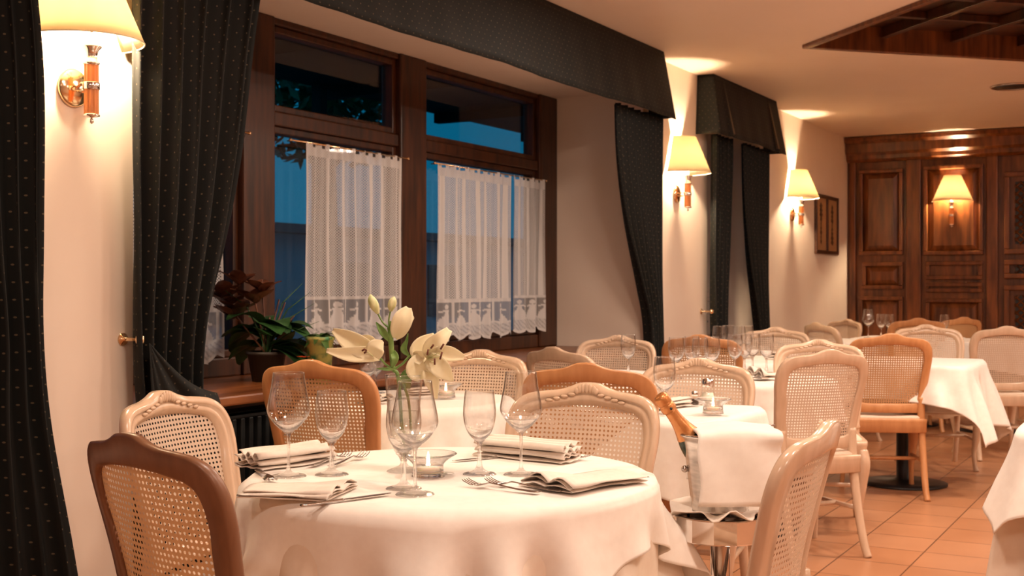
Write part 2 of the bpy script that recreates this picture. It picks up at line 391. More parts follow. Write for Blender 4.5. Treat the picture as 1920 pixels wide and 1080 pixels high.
for k in range(0, 5):   # the same panelling carries on beyond the frame's right edge
    x0 = bwx(1884)+k*1.12
    for za, zb, lat in ((1.52, 2.36, True), (1.27, 1.46, True), (.25, 1.2, True)):
        m = MB(); x1 = x0+.62; f = .05
        for a, b in (((x0, za), (x1, za+f)), ((x0, zb-f), (x1, zb)), ((x0, za+f), (x0+f, zb-f)), ((x1-f, za+f), (x1, zb-f))):
            m.box((a[0], YB-.06, a[1]), (b[0], YB, b[1]))
        m.build('panel', panelwood, bw, bevel=.008)
        m = MB(); w_, h_ = x1-x0-.2, zb-za-.2 if zb-za > .3 else zb-za-.1
        cx, cz = (x0+x1)/2, (za+zb)/2
        MB().box((cx-w_/2, YB-.006, cz-h_/2), (cx+w_/2, YB-.001, cz+h_/2)).build('panel_backing', iron, bw)
        st = .055; nn = int((w_+h_)/st)+1
        for q in range(-nn, nn):
            for sgn in (1, -1):
                # clip the diagonal line z = sgn*(x - c) to the rectangle
                c = q*st*1.414; pts = []
                for xx in (-w_/2, w_/2):
                    zz = sgn*(xx-c)
                    if abs(zz) <= h_/2+1e-6: pts.append((xx, zz))
                for zz in (-h_/2, h_/2):
                    xx = c+sgn*zz
                    if abs(xx) < w_/2-1e-6: pts.append((xx, zz))
                if len(pts) >= 2:
                    (ax, az), (bx_, bz) = pts[0], pts[1]
                    if math.hypot(ax-bx_, az-bz) < .03: continue
                    m.tube([(cx+ax, YB-.014, cz+az), (cx+bx_, YB-.014, cz+bz)], .009, 4)
        m.build('lattice', panelwood, bw)
    MB().box((x0+.75, YB-.045, .12), (x0+.98, YB, ZC-.26)).build('pilaster', panelwood, bw, bevel=.012)
hbar(0, .12, .05, 'skirting')
struct(MB().box((WX, 2.47, 0), (WX+.015, 3.10, .09)).build('baseboard_left', sillwood))
struct(MB().box((WX, 7.74, 0), (WX+.015, 8.96, .09)).build('baseboard_left', sillwood))
struct(MB().box((WX, 10.17, 0), (WX+.015, YB-.06, .09)).build('baseboard_left', sillwood))

# niche sills and radiators below
for a, b in (N0, N1, N2):
    struct(MB().box((-4.04, a+.001, ZS-.04), (WX+.035, b-.001, ZS)).build('trim_1', sillwood, bevel=.008))
def radiator(y0, y1, label):
    r = empty('radiator', (WX-.12, (y0+y1)/2, 0), 0, label, 'radiator'); L = (y1-y0)/2
    m = MB(); m.box((-.06, -L, .12), (-.03, L, .68)); m.box((.03, -L, .66), (.05, L, .69)); m.box((.03, -L, .10), (.05, L, .13)); m.box((-.06, -L, .67), (.05, L, .69)); m.build('housing', grille, r, bevel=.005)
    m = MB(); n = int(2*L/.05)
    for k in range(n):
        y = -L+(k+.5)*2*L/n; m.box((.0, y-.012, .13), (.05, y+.012, .66))
    m.build('grille', grille, r, bevel=.004)
    for y in (-L+.1, L-.1): MB().box((-.05, y-.02, 0), (.03, y+.02, .12)).build('foot', grille, r)
    m = MB(); m.tube([(.02, L-.001, .2), (.02, L+.05, .2), (.02, L+.05, 0)], .009, 8); m.build('pipe', grille, r)
radiator(3.3, 5.3, 'dark slatted radiator below the ledge of the wide window')

# windows -------------------------------------------------------------
def window(name, y0, y1, posts, ztop=ZT, zt0=2.03, lace=True):
    """posts: list of (ya, yb) upright timbers; between them casements with an upper light"""
    m = MB(); X0, X1 = -4.10, -3.96
    for a, b in posts: m.box((X0, a, ZS), (X1, b, ztop))
    fr = m.build(name, darkwood, None, bevel=.01); struct(fr)
    for i in range(len(posts)-1):
        a, b = posts[i][1], posts[i+1][0]
        m = MB()
        m.box((X0+.01, a, ZS), (X1-.015, b, ZS+.09)); m.box((X0+.01, a, ztop-.035), (X1-.015, b, ztop)); m.box((X0+.01, a, zt0-.035), (X1-.015, b, zt0+.035))
        m.build('window_frame', darkwood, fr, bevel=.008)
        for (za, zb) in ((ZS+.09, zt0-.035), (zt0+.035, ztop-.035)):
            m = MB(); s = .036
            m.box((X0+.03, a, za), (X1-.035, a+s, zb)); m.box((X0+.03, b-s, za), (X1-.035, b, zb))
            m.box((X0+.03, a+s, za), (X1-.035, b-s, za+s)); m.box((X0+.03, a+s, zb-s), (X1-.035, b-s, zb))
            sash = m.build('sash', darkwood, fr, bevel=.006)
            MB().box((-4.045, a+s-.005, za+s-.005), (-4.040, b-s+.005, zb-s+.005)).build('pane', pane_m, sash)
    return fr
window('window_1', N1[0], N1[1], [(3.12, 3.36), (4.44, 4.67), (5.76, 6.03), (7.46, 7.72)])
window('window_2', N2[0], N2[1], [(8.98, 9.12), (10.01, 10.15)])
window('window_3', N0[0], N0[1], [(-1.9, -1.75), (-.4, -.2), (.95, 1.15), (2.3, 2.45)])

# outside the windows
struct(MB().box((-30, -15, -.35), (-4.13, 30, -.3)).build('ground', mat('outside_ground', (.05, .06, .07), .9)))
facade_m = mat('facade_outside', (.42, .55, .62), .8)
fb = empty('neighbouring_building', (-13, 6, -.3), 0, 'pale blue-grey building seen through the windows at dusk', 'building')
MB().box((-2, -14, 0), (0, 19, 2.35)).build('wall', facade_m, fb)
m = MB(); m.box((-2.2, -14, 2.35), (.35, 19, 2.5)); m.build('roof_edge', mat('roof_outside', (.1, .12, .14), .7), fb)
for k in range(9): MB().box((0, -11+k*3.1, .9), (.04, -9.8+k*3.1, 1.9)).build('window', mat('far_window', (.03, .04, .05), .2), fb)
can = empty('terrace_canopy', (-6.6, 5.5, 3.35), 0, 'dark flat canopy outside above the windows', 'canopy')
dark_out = mat('canopy_dark', (.012, .012, .012), .8)
MB().box((-1.9, -9, .05), (2.42, 14.0, .17)).build('roof_slab', dark_out, can)
for k in range(10): MB().box((-1.9, -8.5+k*2.3, -.07), (2.42, -8.38+k*2.3, .05)).build('beam', dark_out, can)
for k in range(3): MB().box((-1.8, -8.0+k*6.5, -3.65), (-1.68, -7.88+k*6.5, .05)).build('post', dark_out, can)

tr_ = PX(618, 15.6, -.3)
tree = empty('garden_tree', tr_, 0, 'dark tree outside beyond the canopy, seen through the upper window pane', 'tree')
MB().tube([(0, 0, 0), (.05, 0, 1.6), (0, .05, 3.6)], [.10, .08, .04], 8).build('trunk', leaf_red, tree)
m = MB(); rnd = random.Random(77)
for k in range(1500):
    d = Vector((rnd.gauss(0, 1), rnd.gauss(0, 1), rnd.gauss(0, 1))).normalized()*(rnd.random()**.4); c = Vector((d.x*1.25, d.y*1.25, 3.95+d.z*.95))
    a = Vector((rnd.gauss(0, 1), rnd.gauss(0, 1), rnd.gauss(0, .6))).normalized()*.13; b = a.cross(Vector((rnd.gauss(0, 1), rnd.gauss(0, 1), rnd.gauss(0, 1)))).normalized()*.05
    m.add([c-a, c+b, c+a, c-b], [(0, 1, 2, 3)])
m.build('foliage', leaf_dark, tree)

# ------------------------------------------------------------------ pelmets
def pelmet(y0, y1, label, pleats):
    o = empty('pelmet', (WX, (y0+y1)/2, ZC), 0, label, 'pelmet', 'dark fabric pelmets over the windows'); L = (y1-y0)/2; d = .13
    zb = -.452
    # plan outline: wall -> front -> wall, densely sampled
    pts = []; n = int(2*L/.02)
    for k in range(10): pts.append((.003+(d-.003)*k/10, -L, 0, -1))
    for k in range(n+1): pts.append((d, -L+2*L*k/n, 1, 0))
    for k in range(1, 11): pts.append((d-(d-.003)*k/10, L, 0, 1))
    nv = 12; P = []; UV = []
    for j in range(nv):
        f = j/(nv-1)
        for i, (x, y, nx, ny) in enumerate(pts):
            fl = .075*f
            pl = 0
            for c in pleats:
                if nx: pl += .03*f*math.exp(-((y-c)/.03)**2)
            rip = .004*f*sin(y*9)+.003*f*sin(y*23)
            yy = y+(ny*fl*.5 if ny else (fl*.5*y/L))
            P.append((x+(fl+pl+rip if nx else fl*(x/d)), yy, zb*f-.003-(.012*f*abs(sin(y*1.7)) if nx else 0))); UV.append((i*.02, zb*f))
    MB().grid(P, len(pts), nv, UV).build('valance', drape_m, o, solid=.006)
    P = [];
    for i, (x, y, nx, ny) in enumerate(pts): P.append((x*1.02+.001, y, -.004))
    m = MB(); m.box((.002, -L, -.03), (d-.01, L, -.004)); m.build('headboard', iron, o)
    for c in [-L]+list(pleats)+[L]:
        m = MB(); m.add([(d+.004, c-.012, -.01), (d+.004, c+.012, -.01), (d+.10, c+.022, zb+.01), (d+.10, c-.022, zb+.01), (d-.01, c, -.01), (d+.06, c, zb+.01)],
                        [(0, 1, 2, 3), (0, 4, 5, 3), (1, 2, 5, 4), (0, 1, 4), (3, 5, 2)])
        if abs(abs(c)-L) > .01: m.build('pleat', drape_m, o)
    return o
pelmet(2.99, 7.77, 'long dark green pelmet above the wide window with lace curtains', [])
pelmet(-2.1, 2.6, 'dark green pelmet above the curtain at the left edge', [])
pelmet(8.76, 10.34, 'short dark green pelmet above the narrow far window, corner pleat open', [-.60, .55])

# ------------------------------------------------------------------ curtains
def drape(name, label, rows, x=-3.215, ztop=2.72, nf=5, amp=.034, z_end=None, parent=None, xb=None):
    """rows: list of (z, y_left, y_right) from top down; folds run downwards"""
    n = 90; rows = catmull(rows, 10); P = []; UV = []
    W0 = rows[0][2]-rows[0][1]
    for (z, a, b) in rows:
        comp = (b-a)/W0
        for i in range(n):
            u = i/(n-1); ph = u*nf*2*PI+.6*sin(u*5)
            A_ = amp*(1.25-.45*comp)
            P.append((x+A_*sin(ph)+.008*sin(ph*2+z*1.3)+.005*sin(z*3+u*8), a+(b-a)*u+.012*cos(ph)*comp, z)); UV.append((u*W0*1.6, z))
    return MB().grid(P, n, len(rows), UV).build(name, drape_m, parent, solid=.004)
def curtain(label, rows, knob=None, tail=None, hook=False, **k):
    y = rows[0][1]
    e = empty('curtain', (0, 0, 0), 0, label, 'curtain', 'dark dotted drapes')
    drape('panel', None, rows, parent=e, **k)
    if tail: drape('tail', None, tail, parent=e, **{**k, 'nf': 4})
    if knob:
        y, z = knob
        kk = MB().lathe([(.0005, .0), (.022, .001), (.022, .006), (.007, .01), (.007, .05), (.018, .055), (.02, .063), (.012, .072), (.0005, .074)], 20,
                        Matrix.Translation((WX+.0, y, z)) @ Matrix.Rotation(PI/2, 4, 'Y')).build('tieback_knob', brass)
        tag(kk, k.get('kl', None) or ('brass tieback knob on the wall beside ' + label.split(',')[0]), 'tieback knob')
    return e
# nearest curtain at far left of the picture
curtain('dark dotted curtain at the left edge, nearest to the viewer', [(2.36, 2.05, 2.60), (1.9, 2.10, 2.655), (1.4, 2.14, 2.665), (1.05, 2.2, 2.67), (.75, 2.15, 2.70), (.35, 2.10, 2.78), (.02, 2.08, 2.84)], nf=8)
# left curtain of the wide window, swept to its knob
c1_ = curtain('dark dotted curtain on the left of the wide window, swept back to a brass knob',
        [(2.36, 3.02, 3.70), (2.1, 3.02, 3.65), (1.7, 3.025, 3.59), (1.4, 3.035, 3.52), (1.1, 3.04, 3.43), (.85, 3.05, 3.39), (.5, 3.09, 3.39), (.3, 3.09, 3.40), (.02, 3.09, 3.40)], nf=6)
P = []; na, nb_ = 50, 16
for j in range(nb_):
    f = j/(nb_-1)
    for i in range(na):
        u = i/(na-1); ey = 3.08+(3.40-3.08)*min(1, u*1.25); ez = .30 if u < .0 else .30+.50*max(0, (u-.35)/.65)
        y = 3.065+(ey-3.065)*f; z = 1.0+(ez-1.0)*f-.04*sin(PI*f)
        P.append((-3.165+.020*f*sin(u*22)+.012*sin(PI*f), y, z))
MB().grid(P, na, nb_, [(p[1]*1.6, p[2]) for p in P]).build('gathered_fold', drape_m, c1_, solid=.004)
def knob(y, z, label):
    k = MB().lathe([(.0005, .0), (.022, .001), (.022, .006), (.007, .01), (.007, .075), (.018, .08), (.021, .09), (.012, .10), (.0005, .102)], 20,
                   Matrix.Translation((WX, y, z)) @ Matrix.Rotation(PI/2, 4, 'Y')).build('tieback_knob', brass)
    tag(k, label, 'tieback knob')
knob(3.07, 1.01, 'brass tieback knob on the wall left of the wide window')
knob(8.84, 1.0, 'brass tieback knob on the wall left of the narrow far window')
curtain('dark curtain on the right of the wide window, gathered towards the wall lamp',
        [(2.36, 7.05, 7.86), (2.0, 7.10, 7.85), (1.6, 7.25, 7.85), (1.2, 7.48, 7.84), (.95, 7.60, 7.83), (.6, 7.62, 7.83), (.02, 7.60, 7.84)], nf=7)
curtain('dark curtain on the left of the narrow far window',
        [(2.36, 8.86, 9.30), (1.9, 8.86, 9.29), (1.4, 8.87, 9.26), (1.0, 8.88, 9.2), (.6, 8.9, 9.16), (.02, 8.9, 9.18)], nf=5)
curtain('dark curtain on the right of the narrow far window, nearest to the framed picture',
        [(2.36, 9.55, 10.26), (1.9, 9.6, 10.26), (1.4, 9.74, 10.26), (1.0, 9.9, 10.25), (.6, 10.0, 10.24), (.02, 10.0, 10.25)], nf=6)

# ------------------------------------------------------------------ lace curtains
def figure(cx, cy):
    """1 where the woven figure of a girl in a wide skirt is, cell coordinates cx -0.5..0.5, cy 0..1"""
    x = abs(cx)
    if cy < .06 or cy > .97 or x > .46: return 1
    if cy < .48: return 1 if x < .36*(1-(cy/.48)**1.6*.72)+.015*sin(cy*60) else 0
    if cy < .66: return 1 if x < .12 or (x < .30 and abs(cy-.60+.25*(x-.12)) < .04) else 0
    if cy < .88: return 1 if (x/.13)**2+((cy-.77)/.11)**2 < 1 else 0
    return 0
def lace(y0, y1, z1, z0, label, seed, rod=None):
    e = empty('lace_curtain', (0, 0, 0), 0, label, 'lace curtain', 'lace cafe curtains')
    X = -3.925; L = y1-y0; nu = int(L*1.0/.0045)+1; nv = int((z1-z0)/.0055)+1
    rnd = random.Random(seed); ph0 = rnd.random()*6; P = []; UV = []; wv = []; lt = []
    cell = .20; n_st = max(2, round(L/.13)); rib = [(k+.5+.12*sin(k*3+seed))/n_st for k in range(-1, n_st+1)]
    for j in range(nv):
        f = j/(nv-1); z = z1-(z1-z0)*f
        for i in range(nu):
            u = i/(nu-1); y = y0+L*u
            su = u*L*1.18   # cloth is fuller than its width
            hem = .040*abs(sin(su/.20*PI)) if f > .9 else 0
            zz = z-(hem*(f-.9)/.1)
            # fold relief
            fx = .016*sin(u*n_st*2*PI+ph0)*(.4+.6*f)+.006*sin(u*n_st*4.3*PI+1+f)
            P.append((X+fx, y+.004*sin(f*6+u*9), zz)); UV.append((su, z))
            dz = z-z0
            o_ = .84; l_ = 1.0
            dr = min(abs(u-r) for r in rib)*L
            if dr < .014: o_ = .97; l_ = 0
            if .065 < dz < .20:     # figure band
                cx = ((su/cell) % 1)-.5; cy = (dz-.065)/.135
                o_ = .93 if figure(cx, cy) else .35; l_ = 0
            elif dz <= .065:
                o_ = .82 if ((su*60+dz*90) % 2) > .6 else .55; l_ = .0
                if dz < .012: o_ = .97
            elif dz < .215: o_ = .9; l_ = 0
            if f < .07: o_ = .9; l_ = .2
            if f < .025 and (su % .09) > .055: o_ = .05; l_ = 0
            if u < .012 or u > .988: o_ = .97; l_ = 0
            wv.append(o_); lt.append(l_)
    o = MB().grid(P, nu, nv, UV).build('lace_panel', lace_m, e)
    for nm, data in (('weave', wv), ('lattice', lt)):
        a = o.data.attributes.new(nm, 'FLOAT', 'POINT'); a.data.foreach_set('value', data)
    return e
def curtain_rod(y0, y1, z, label):
    r = empty('cafe_rod', (-3.925, (y0+y1)/2, z), 0, label, 'curtain rod', 'thin rods of the lace curtains'); L = (y1-y0)/2
    MB().tube([(0, -L, 0), (0, L, 0)], .005, 8).build('rod', brass, r)
    for s in (-1, 1):
        MB().sphere((0, s*L, 0), .009).build('finial', brass, r)
        MB().tube([(-.045, s*(L-.03), 0), (0, s*(L-.03), 0)], .004, 6).build('bracket', brass, r)
ZR = 1.925
lace(3.55, 4.25, ZR+.005, .88, 'lace curtain half hidden by the dark drape on the left', 1)
lace(4.86, 5.71, ZR+.005, .93, 'white lace curtain behind the lilies, in the middle window', 2)
lace(6.09, 6.98, ZR+.005, .90, 'wide lace curtain in the right window, left of the gap', 5)
lace(7.01, 7.46, ZR+.005, .92, 'narrow lace curtain at the right end of the wide window', 9)
curtain_rod(3.42, 4.44, ZR, 'curtain rod of the half hidden lace curtain at the left')
curtain_rod(4.74, 5.78, ZR, 'curtain rod of the middle window above the lace')
curtain_rod(6.06, 7.48, ZR, 'curtain rod of the right window holding two lace curtains')

# ------------------------------------------------------------------ wall lamps
def make_sconce(loc, rz, label, off=.09, power=1):
    e = empty('wall_lamp', loc, rz, label, 'wall lamp', 'wall lamps with cream shades')   # local +x out of the wall
    M = Matrix.Rotation(PI/2, 4, 'Y')
    MB().lathe([(.0005, .0), (.064, .0), (.066, .006), (.058, .016), (.02, .022), (.0005, .024)], 32, M).build('wall_plate', brass, e)
    m = MB(); m.tube([(.02, 0, 0), (.045, 0, .012), (off, 0, 0)], .006, 10); m.tube([(.02, .012, -.012), (.05, .01, -.014), (off, 0, -.004)], .004, 8); m.build('arm', chrome, e)
    T = Matrix.Translation((off, 0, 0))
    m = MB(); n = 24; rr = []
    for z in (-.095, .072):
        rr.append([Vector((off+(.0225+(.0015 if k % 2 else -.001))*cos(2*PI*k/n), (.0225+(.0015 if k % 2 else -.001))*sin(2*PI*k/n), z)) for k in range(n)])
    m.rings(rr, smooth=False); m.build('wooden_stem', honey_lamp, e)
    MB().lathe([(.0265, -.012), (.0275, -.010), (.0275, .010), (.0265, .012), (.0235, .012)], 24, T).build('band', chrome, e)
    MB().lathe([(.0005, -.127), (.008, -.122), (.008, -.114), (.004, -.108), (.004, -.106), (.028, -.102), (.028, -.096), (.022, -.092)], 24, T).build('finial', chrome, e)
    MB().lathe([(.02, .068), (.027, .072), (.028, .078), (.021, .082), (.019, .10), (.024, .118), (.034, .128), (.035, .133), (.015, .134), (.0005, .134)], 24, T).build('cup', chrome, e)
    MB().lathe([(.011, .134), (.011, .17), (.0005, .17)], 14, T).build('candle_tube', wax, e)
    # half shade, flat side to the wall
    zb, zt = .15, .415; n = 40; rr = []
    for z, a, b in ((zb, .205, .245), (zt, .088, .135)):
        # front half ellipse from the wall side round the front
        rr.append([Vector((.012+b*max(0, sin(PI*k/(n-1))), -a*cos(PI*k/(n-1)), z)) for k in range(n)])
    # lower rim dips a little
    m = MB(); m.rings([rr[0], [p.lerp(q, .5) for p, q in zip(rr[0], rr[1])], rr[1]], closed=False, caps=False)
    sh = m.build('lamp_shade', shade_m, e, solid=.002)
    m = MB()
    for r in rr: MB().tube(r, .0025, 6).build('shade_trim', trim_cloth, sh)
    m = MB(); m.tube([(off, 0, .17), (off, 0, .235)], .005, 6); m.tube([(off, -.10, .30), (off, .10, .30)], .0015, 6); m.build('shade_carrier', chrome, e)
    b = MB().sphere((off, 0, .262), (.020, .020, .034), 12, 8).build('bulb', bulb_m, e)
    return e
honey_lamp = noisy(mat('lamp_wood', (.6, .2, .05), .3), (.55, .17, .04), (.68, .24, .07), (8, 8, 1), 6)
trim_cloth = mat('shade_trim', (.8, .7, .5), .7)
make_sconce((WX, 2.852, 1.865), 0, 'wall lamp at the upper left, nearest and largest, between two drapes')
make_sconce((WX, 8.33, 1.865), 0, 'wall lamp between the wide and the narrow window')
make_sconce((WX, 11.25, 1.865), 0, 'wall lamp left of the framed picture')
sx = bwx(1787)
make_sconce((sx, YB, 1.93), -PI/2, 'wall lamp on the dark wood panelling of the back wall')

# framed picture
y0p, y1p = 12.02, 12.88; zc0, zc1 = 1.2+60*12.1/F, 1.2+173*12.1/F
e = empty('framed_picture', (WX, (y0p+y1p)/2, (zc0+zc1)/2), 0, 'framed pair of dark upright drawings on gold ground beside the far lamp', 'picture'); hw = (y1p-y0p)/2; hh = (zc1-zc0)/2
MB().box((.003, -hw+.02, -hh+.02), (.012, hw-.02, hh-.02)).build('mount', mat('gilt_paper', (.42, .24, .11), .5), e)
m = MB()
for a, b in (((-hw, -hh), (hw, -hh+.035)), ((-hw, hh-.035), (hw, hh)), ((-hw, -hh+.035), (-hw+.03, hh-.035)), ((hw-.03, -hh+.035), (hw, hh-.035)), ((-.02, -hh+.035), (.02, hh-.035))):
    m.box((.002, a[0], a[1]), (.03, b[0], b[1]))
m.build('frame', darkwood, e, bevel=.004)
for s in (-1, 1):
    m = MB(); rnd = random.Random(s+5)
    for k in range(9):
        zz = -hh*.6+k*hh*1.2/8; ww = .02+.05*rnd.random()
        m.add([(.0135, s*hw*.5-ww, zz), (.0135, s*hw*.5+.3*ww, zz-.03), (.0135, s*hw*.5+ww, zz+.01), (.0135, s*hw*.5-.2*ww, zz+.045)], [(0, 1, 2, 3)])
    m.build('drawing', mat('drawing_ink', (.08, .035, .015), .7), e)

# ------------------------------------------------------------------ chairs
def rake(v): return -.0+.10*(1-smoothstep(.40, .95, v))+.012*sin((v-.48)*7)
OUT = [(0, .92), (.03, .9175), (.062, .905), (.095, .897), (.135, .893), (.178, .885), (.210, .864), (.228, .825), (.231, .77), (.222, .70), (.213, .62), (.206, .55), (.201, .50), (.197, .474), (.12, .474), (0, .474)]
INN = [(0, .856), (.03, .855), (.062, .853), (.092, .850), (.122, .845), (.154, .837), (.174, .820), (.183, .790), (.184, .75), (.176, .70), (.169, .63), (.163, .58), (.157, .545), (.148, .530), (.10, .524), (0, .524)]
def full_loop(P, per=5):
    h = catmull(P, per); return h+[(-x, z) for x, z in reversed(h[1:-1])]
def chair_xyz(u, v, off): return Vector((u, rake(v)+.75*u*u+off, v))
def make_chair(wood, cane, label, seatm):
    e = empty('dining_chair', (0, 0, 0), 0, label, 'chair')
    O = full_loop(OUT); I = full_loop(INN)
    prof = [(0, -.012), (.0, .006), (.08, .013), (.26, .017), (.38, .016), (.46, .008), (.6, .013), (.78, .012), (.86, .004), (1, .002), (1, -.010), (.9, -.014), (.1, -.015)]
    rr = []
    for o_, i_ in zip(O, I):
        rr.append([chair_xyz(o_[0]+(i_[0]-o_[0])*s, o_[1]+(i_[1]-o_[1])*s, t) for s, t in prof])
    MB().rings(rr, wrap=True, caps=False).build('backrest_frame', wood, e)
    # carved crest
    m = MB()
    for k in range(7):
        a = (k-3)*.32; m.sphere(chair_xyz(.030*sin(a)*1.2, .885+.020*cos(a), .017), (.008, .005, .016-.002*abs(k-3)), 8, 6)
    for s in (-1, 1):
        for k in range(4): m.sphere(chair_xyz(s*(.045+.022*k), .886-.006*k, .016), (.012, .004, .005), 8, 6)
    m.build('crest_carving', wood, e)
    # cane
    C = Vector((0, .70)); n = len(I); K = 7; P = []; UV = []
    for k in range(K):
        f = k/(K-1)
        for (u, v) in I+[I[0]]:
            q = C+(Vector((u, v))-C)*(f*1.015+.0001); P.append(chair_xyz(q.x, q.y, -.001)); UV.append((q.x, q.y))
    MB().grid(P, n+1, K, UV).build('cane_panel', cane, e)
    # seat
    def seat_loop(z, g=0.0):
        q = []
        S_ = [(0, .47), (.13, .468), (.215, .445), (.232, .39), (.222, .28), (.205, .14), (.198, .085), (.185, .062), (0, .06)]
        h = catmull(S_, 4); h = h+[(-x, y) for x, y in reversed(h[1:-1])]
        cx, cy = 0, .27
        return [Vector((x*(1+g), cy+(y-cy)*(1+g), z)) for x, y in h]
    MB().rings([seat_loop(.365, -.03), seat_loop(.37, .0), seat_loop(.415, .0), seat_loop(.425, .012), seat_loop(.438, .012), seat_loop(.443, 0), seat_loop(.443, -.12)], caps=True).build('seat_frame', wood, e)
    MB().rings([seat_loop(.436, -.10), seat_loop(.450, -.10), seat_loop(.458, -.16), seat_loop(.462, -.5)], caps=True).build('seat', seatm, e)
    # apron scallop
    m = MB()
    for s in (0,):
        P = []
        for k in range(21):
            x = -.19+.38*k/20; P += [(x, .455, .375), (x, .455, .345-.012*cos(k/20*4*PI))]
        m.add(P, [(2*k, 2*k+1, 2*k+3, 2*k+2) for k in range(20)])
    m.build('apron', wood, e, solid=.018)
    for s in (-1, 1):
        pts = catmull([(s*.205, .425, .40), (s*.213, .440, .33), (s*.205, .435, .22), (s*.195, .420, .12), (s*.198, .428, .04), (s*.203, .445, .0)], 5)
        MB().tube(pts, [.024+.010*math.exp(-((p[2]-.35)/.07)**2)-.010*smoothstep(.25, .08, p[2])+.005*smoothstep(.035, .0, p[2]) for p in pts], 10).build('leg', wood, e)
    for s in (-1, 1):
        pts = catmull([(s*.180, .090+.018, .56), (s*.180, .100, .45), (s*.182, .085, .33), (s*.184, .055, .18), (s*.186, .02, .06), (s*.19, -.005, .0)], 5)
        MB().tube(pts, [(.0175+.004*(p[2]/.52), .018+.004*(p[2]/.52)) for p in pts], 10).build('leg', wood, e)
    m = MB()
    for s in (-1, 1): m.tube([(s*.187, .06, .205), (s*.196, .42, .20)], .011, 8)
    m.tube([(-.19, .24, .202), (.19, .24, .202)], .011, 8)
    m.build('stretcher', wood, e)
    return e
GRP = 'cane-backed dining chairs'
protos = {}
def chair(px, crest, face, label, kind='cream', D=None, grp=None, pull=0):
    """px,crest: pixel of the crest; face: heading (room degrees, direction the sitter looks)"""
    if kind not in protos:
        wd, cn = {'cream': (cream_wood, cane_light), 'warmlit': (warmlit_wood, cane_warmlit), 'brown': (shaded_wood, cane_warmlit)}[kind]  # brown variant carries painted shade, the orange one painted warm light
        protos[kind] = make_chair(wd, cn, '', cane_seat); e = protos[kind]
    else: e = dup(protos[kind])
    if D is None: D = (H-.92)*F/(crest-CY); sc = 1
    else: sc = (H-(crest-CY)*D/F)/.92
    p = PX(px, D); e.location = p; e.rotation_euler = (0, 0, math.radians(face-90)); e.scale = (sc, sc, sc)
    e['label'] = label; e['category'] = 'chair'
    if 'group' in e: del e['group']
    return e
cane_seat = noisy(mat('seat_weave', (.7, .55, .42), .7), (.66, .50, .38), (.74, .58, .45), ns=120)

# headings: room degrees (0 = +x, 90 = +y).  camera looks along 119.3
def toward(px, D, tx, tD): 
    a = PX(px, D); b = PX(tx, tD); return math.degrees(math.atan2(b.y-a.y, b.x-a.x))
def camdir(ang): return 119.3-ang    # ang: clockwise from straight away from the camera
chair(240, 812, camdir(42), 'cane-back chair in shaded wood tone, seen from behind at the lower left', 'brown')  # 'brown' kind: same chair wood with its shade put into the colour
chair(300, 732, camdir(110), 'cream carved chair against the wall, left of the round table with the lilies')
chair(1105, 717, camdir(-155), 'cream carved chair on the far side of the round table with the lilies')
chair(1558, 787, camdir(-63), 'cream chair at the right of the round table with the lilies, seen edge-on', D=2.53)
chair(580, 674, camdir(24), 'chair in warm-lit wood tone behind the two left wine glasses', 'warmlit', D=4.22)
chair(903, 655, camdir(-160), 'cream chair just right of the lily blossom, facing the viewer', D=5.25)
chair(1097, 680, camdir(16), 'chair in warm-lit wood tone directly behind the cream chair of the lily table', 'warmlit', D=4.08)
chair(1036, 650, camdir(48), 'pale chair mostly hidden, its sloping top left of the warm-lit chair', D=5.6)
chair(1160, 628, camdir(-158), 'cream chair in front of the right-hand drape of the wide window', D=6.8)
chair(1312, 627, camdir(20), 'chair in warm-lit wood tone behind a row of wine glasses, below the second wall lamp', 'warmlit', D=6.85)
chair(1312, 671, camdir(-158), 'cream chair behind the candle and shaker, facing the viewer', D=4.8)
chair(1455, 613, camdir(-160), 'cream chair in front of the far drape, facing the viewer', D=8.05)
chair(1530, 604, camdir(70), 'cream chair turned sideways below the framed picture', D=9.4)
chair(1590, 598, camdir(-120), 'small far chair against the edge of the wood panelling', D=11.2)
chair(1557, 655, camdir(-19), 'cream chair seen from behind in the aisle, right of the ice bucket', D=5.3)
chair(1536, 636, camdir(-165), 'cream chair peeking out above the aisle chair by the ice bucket', D=6.35)
chair(1672, 625, camdir(6), 'chair in warm-lit wood tone, seen from behind at the table with the black pedestal', 'warmlit', D=6.78)
chair(1736, 608, camdir(-175), 'cream chair at the far side of the table with the black pedestal', D=8.3)
chair(1722, 596, camdir(5), 'chair in warm-lit wood tone at the rearmost table, left one under the back wall lamp', 'warmlit', D=9.9)
chair(1808, 594, camdir(-20), 'chair in warm-lit wood tone at the rearmost table, right one', 'warmlit', D=10.6)
chair(1889, 611, camdir(0), 'cream chair seen from behind at the right edge, right of the white draped table', D=8.3)
chair(2000, 606, camdir(5), 'cream chair cut by the right edge of the picture', D=8.6)

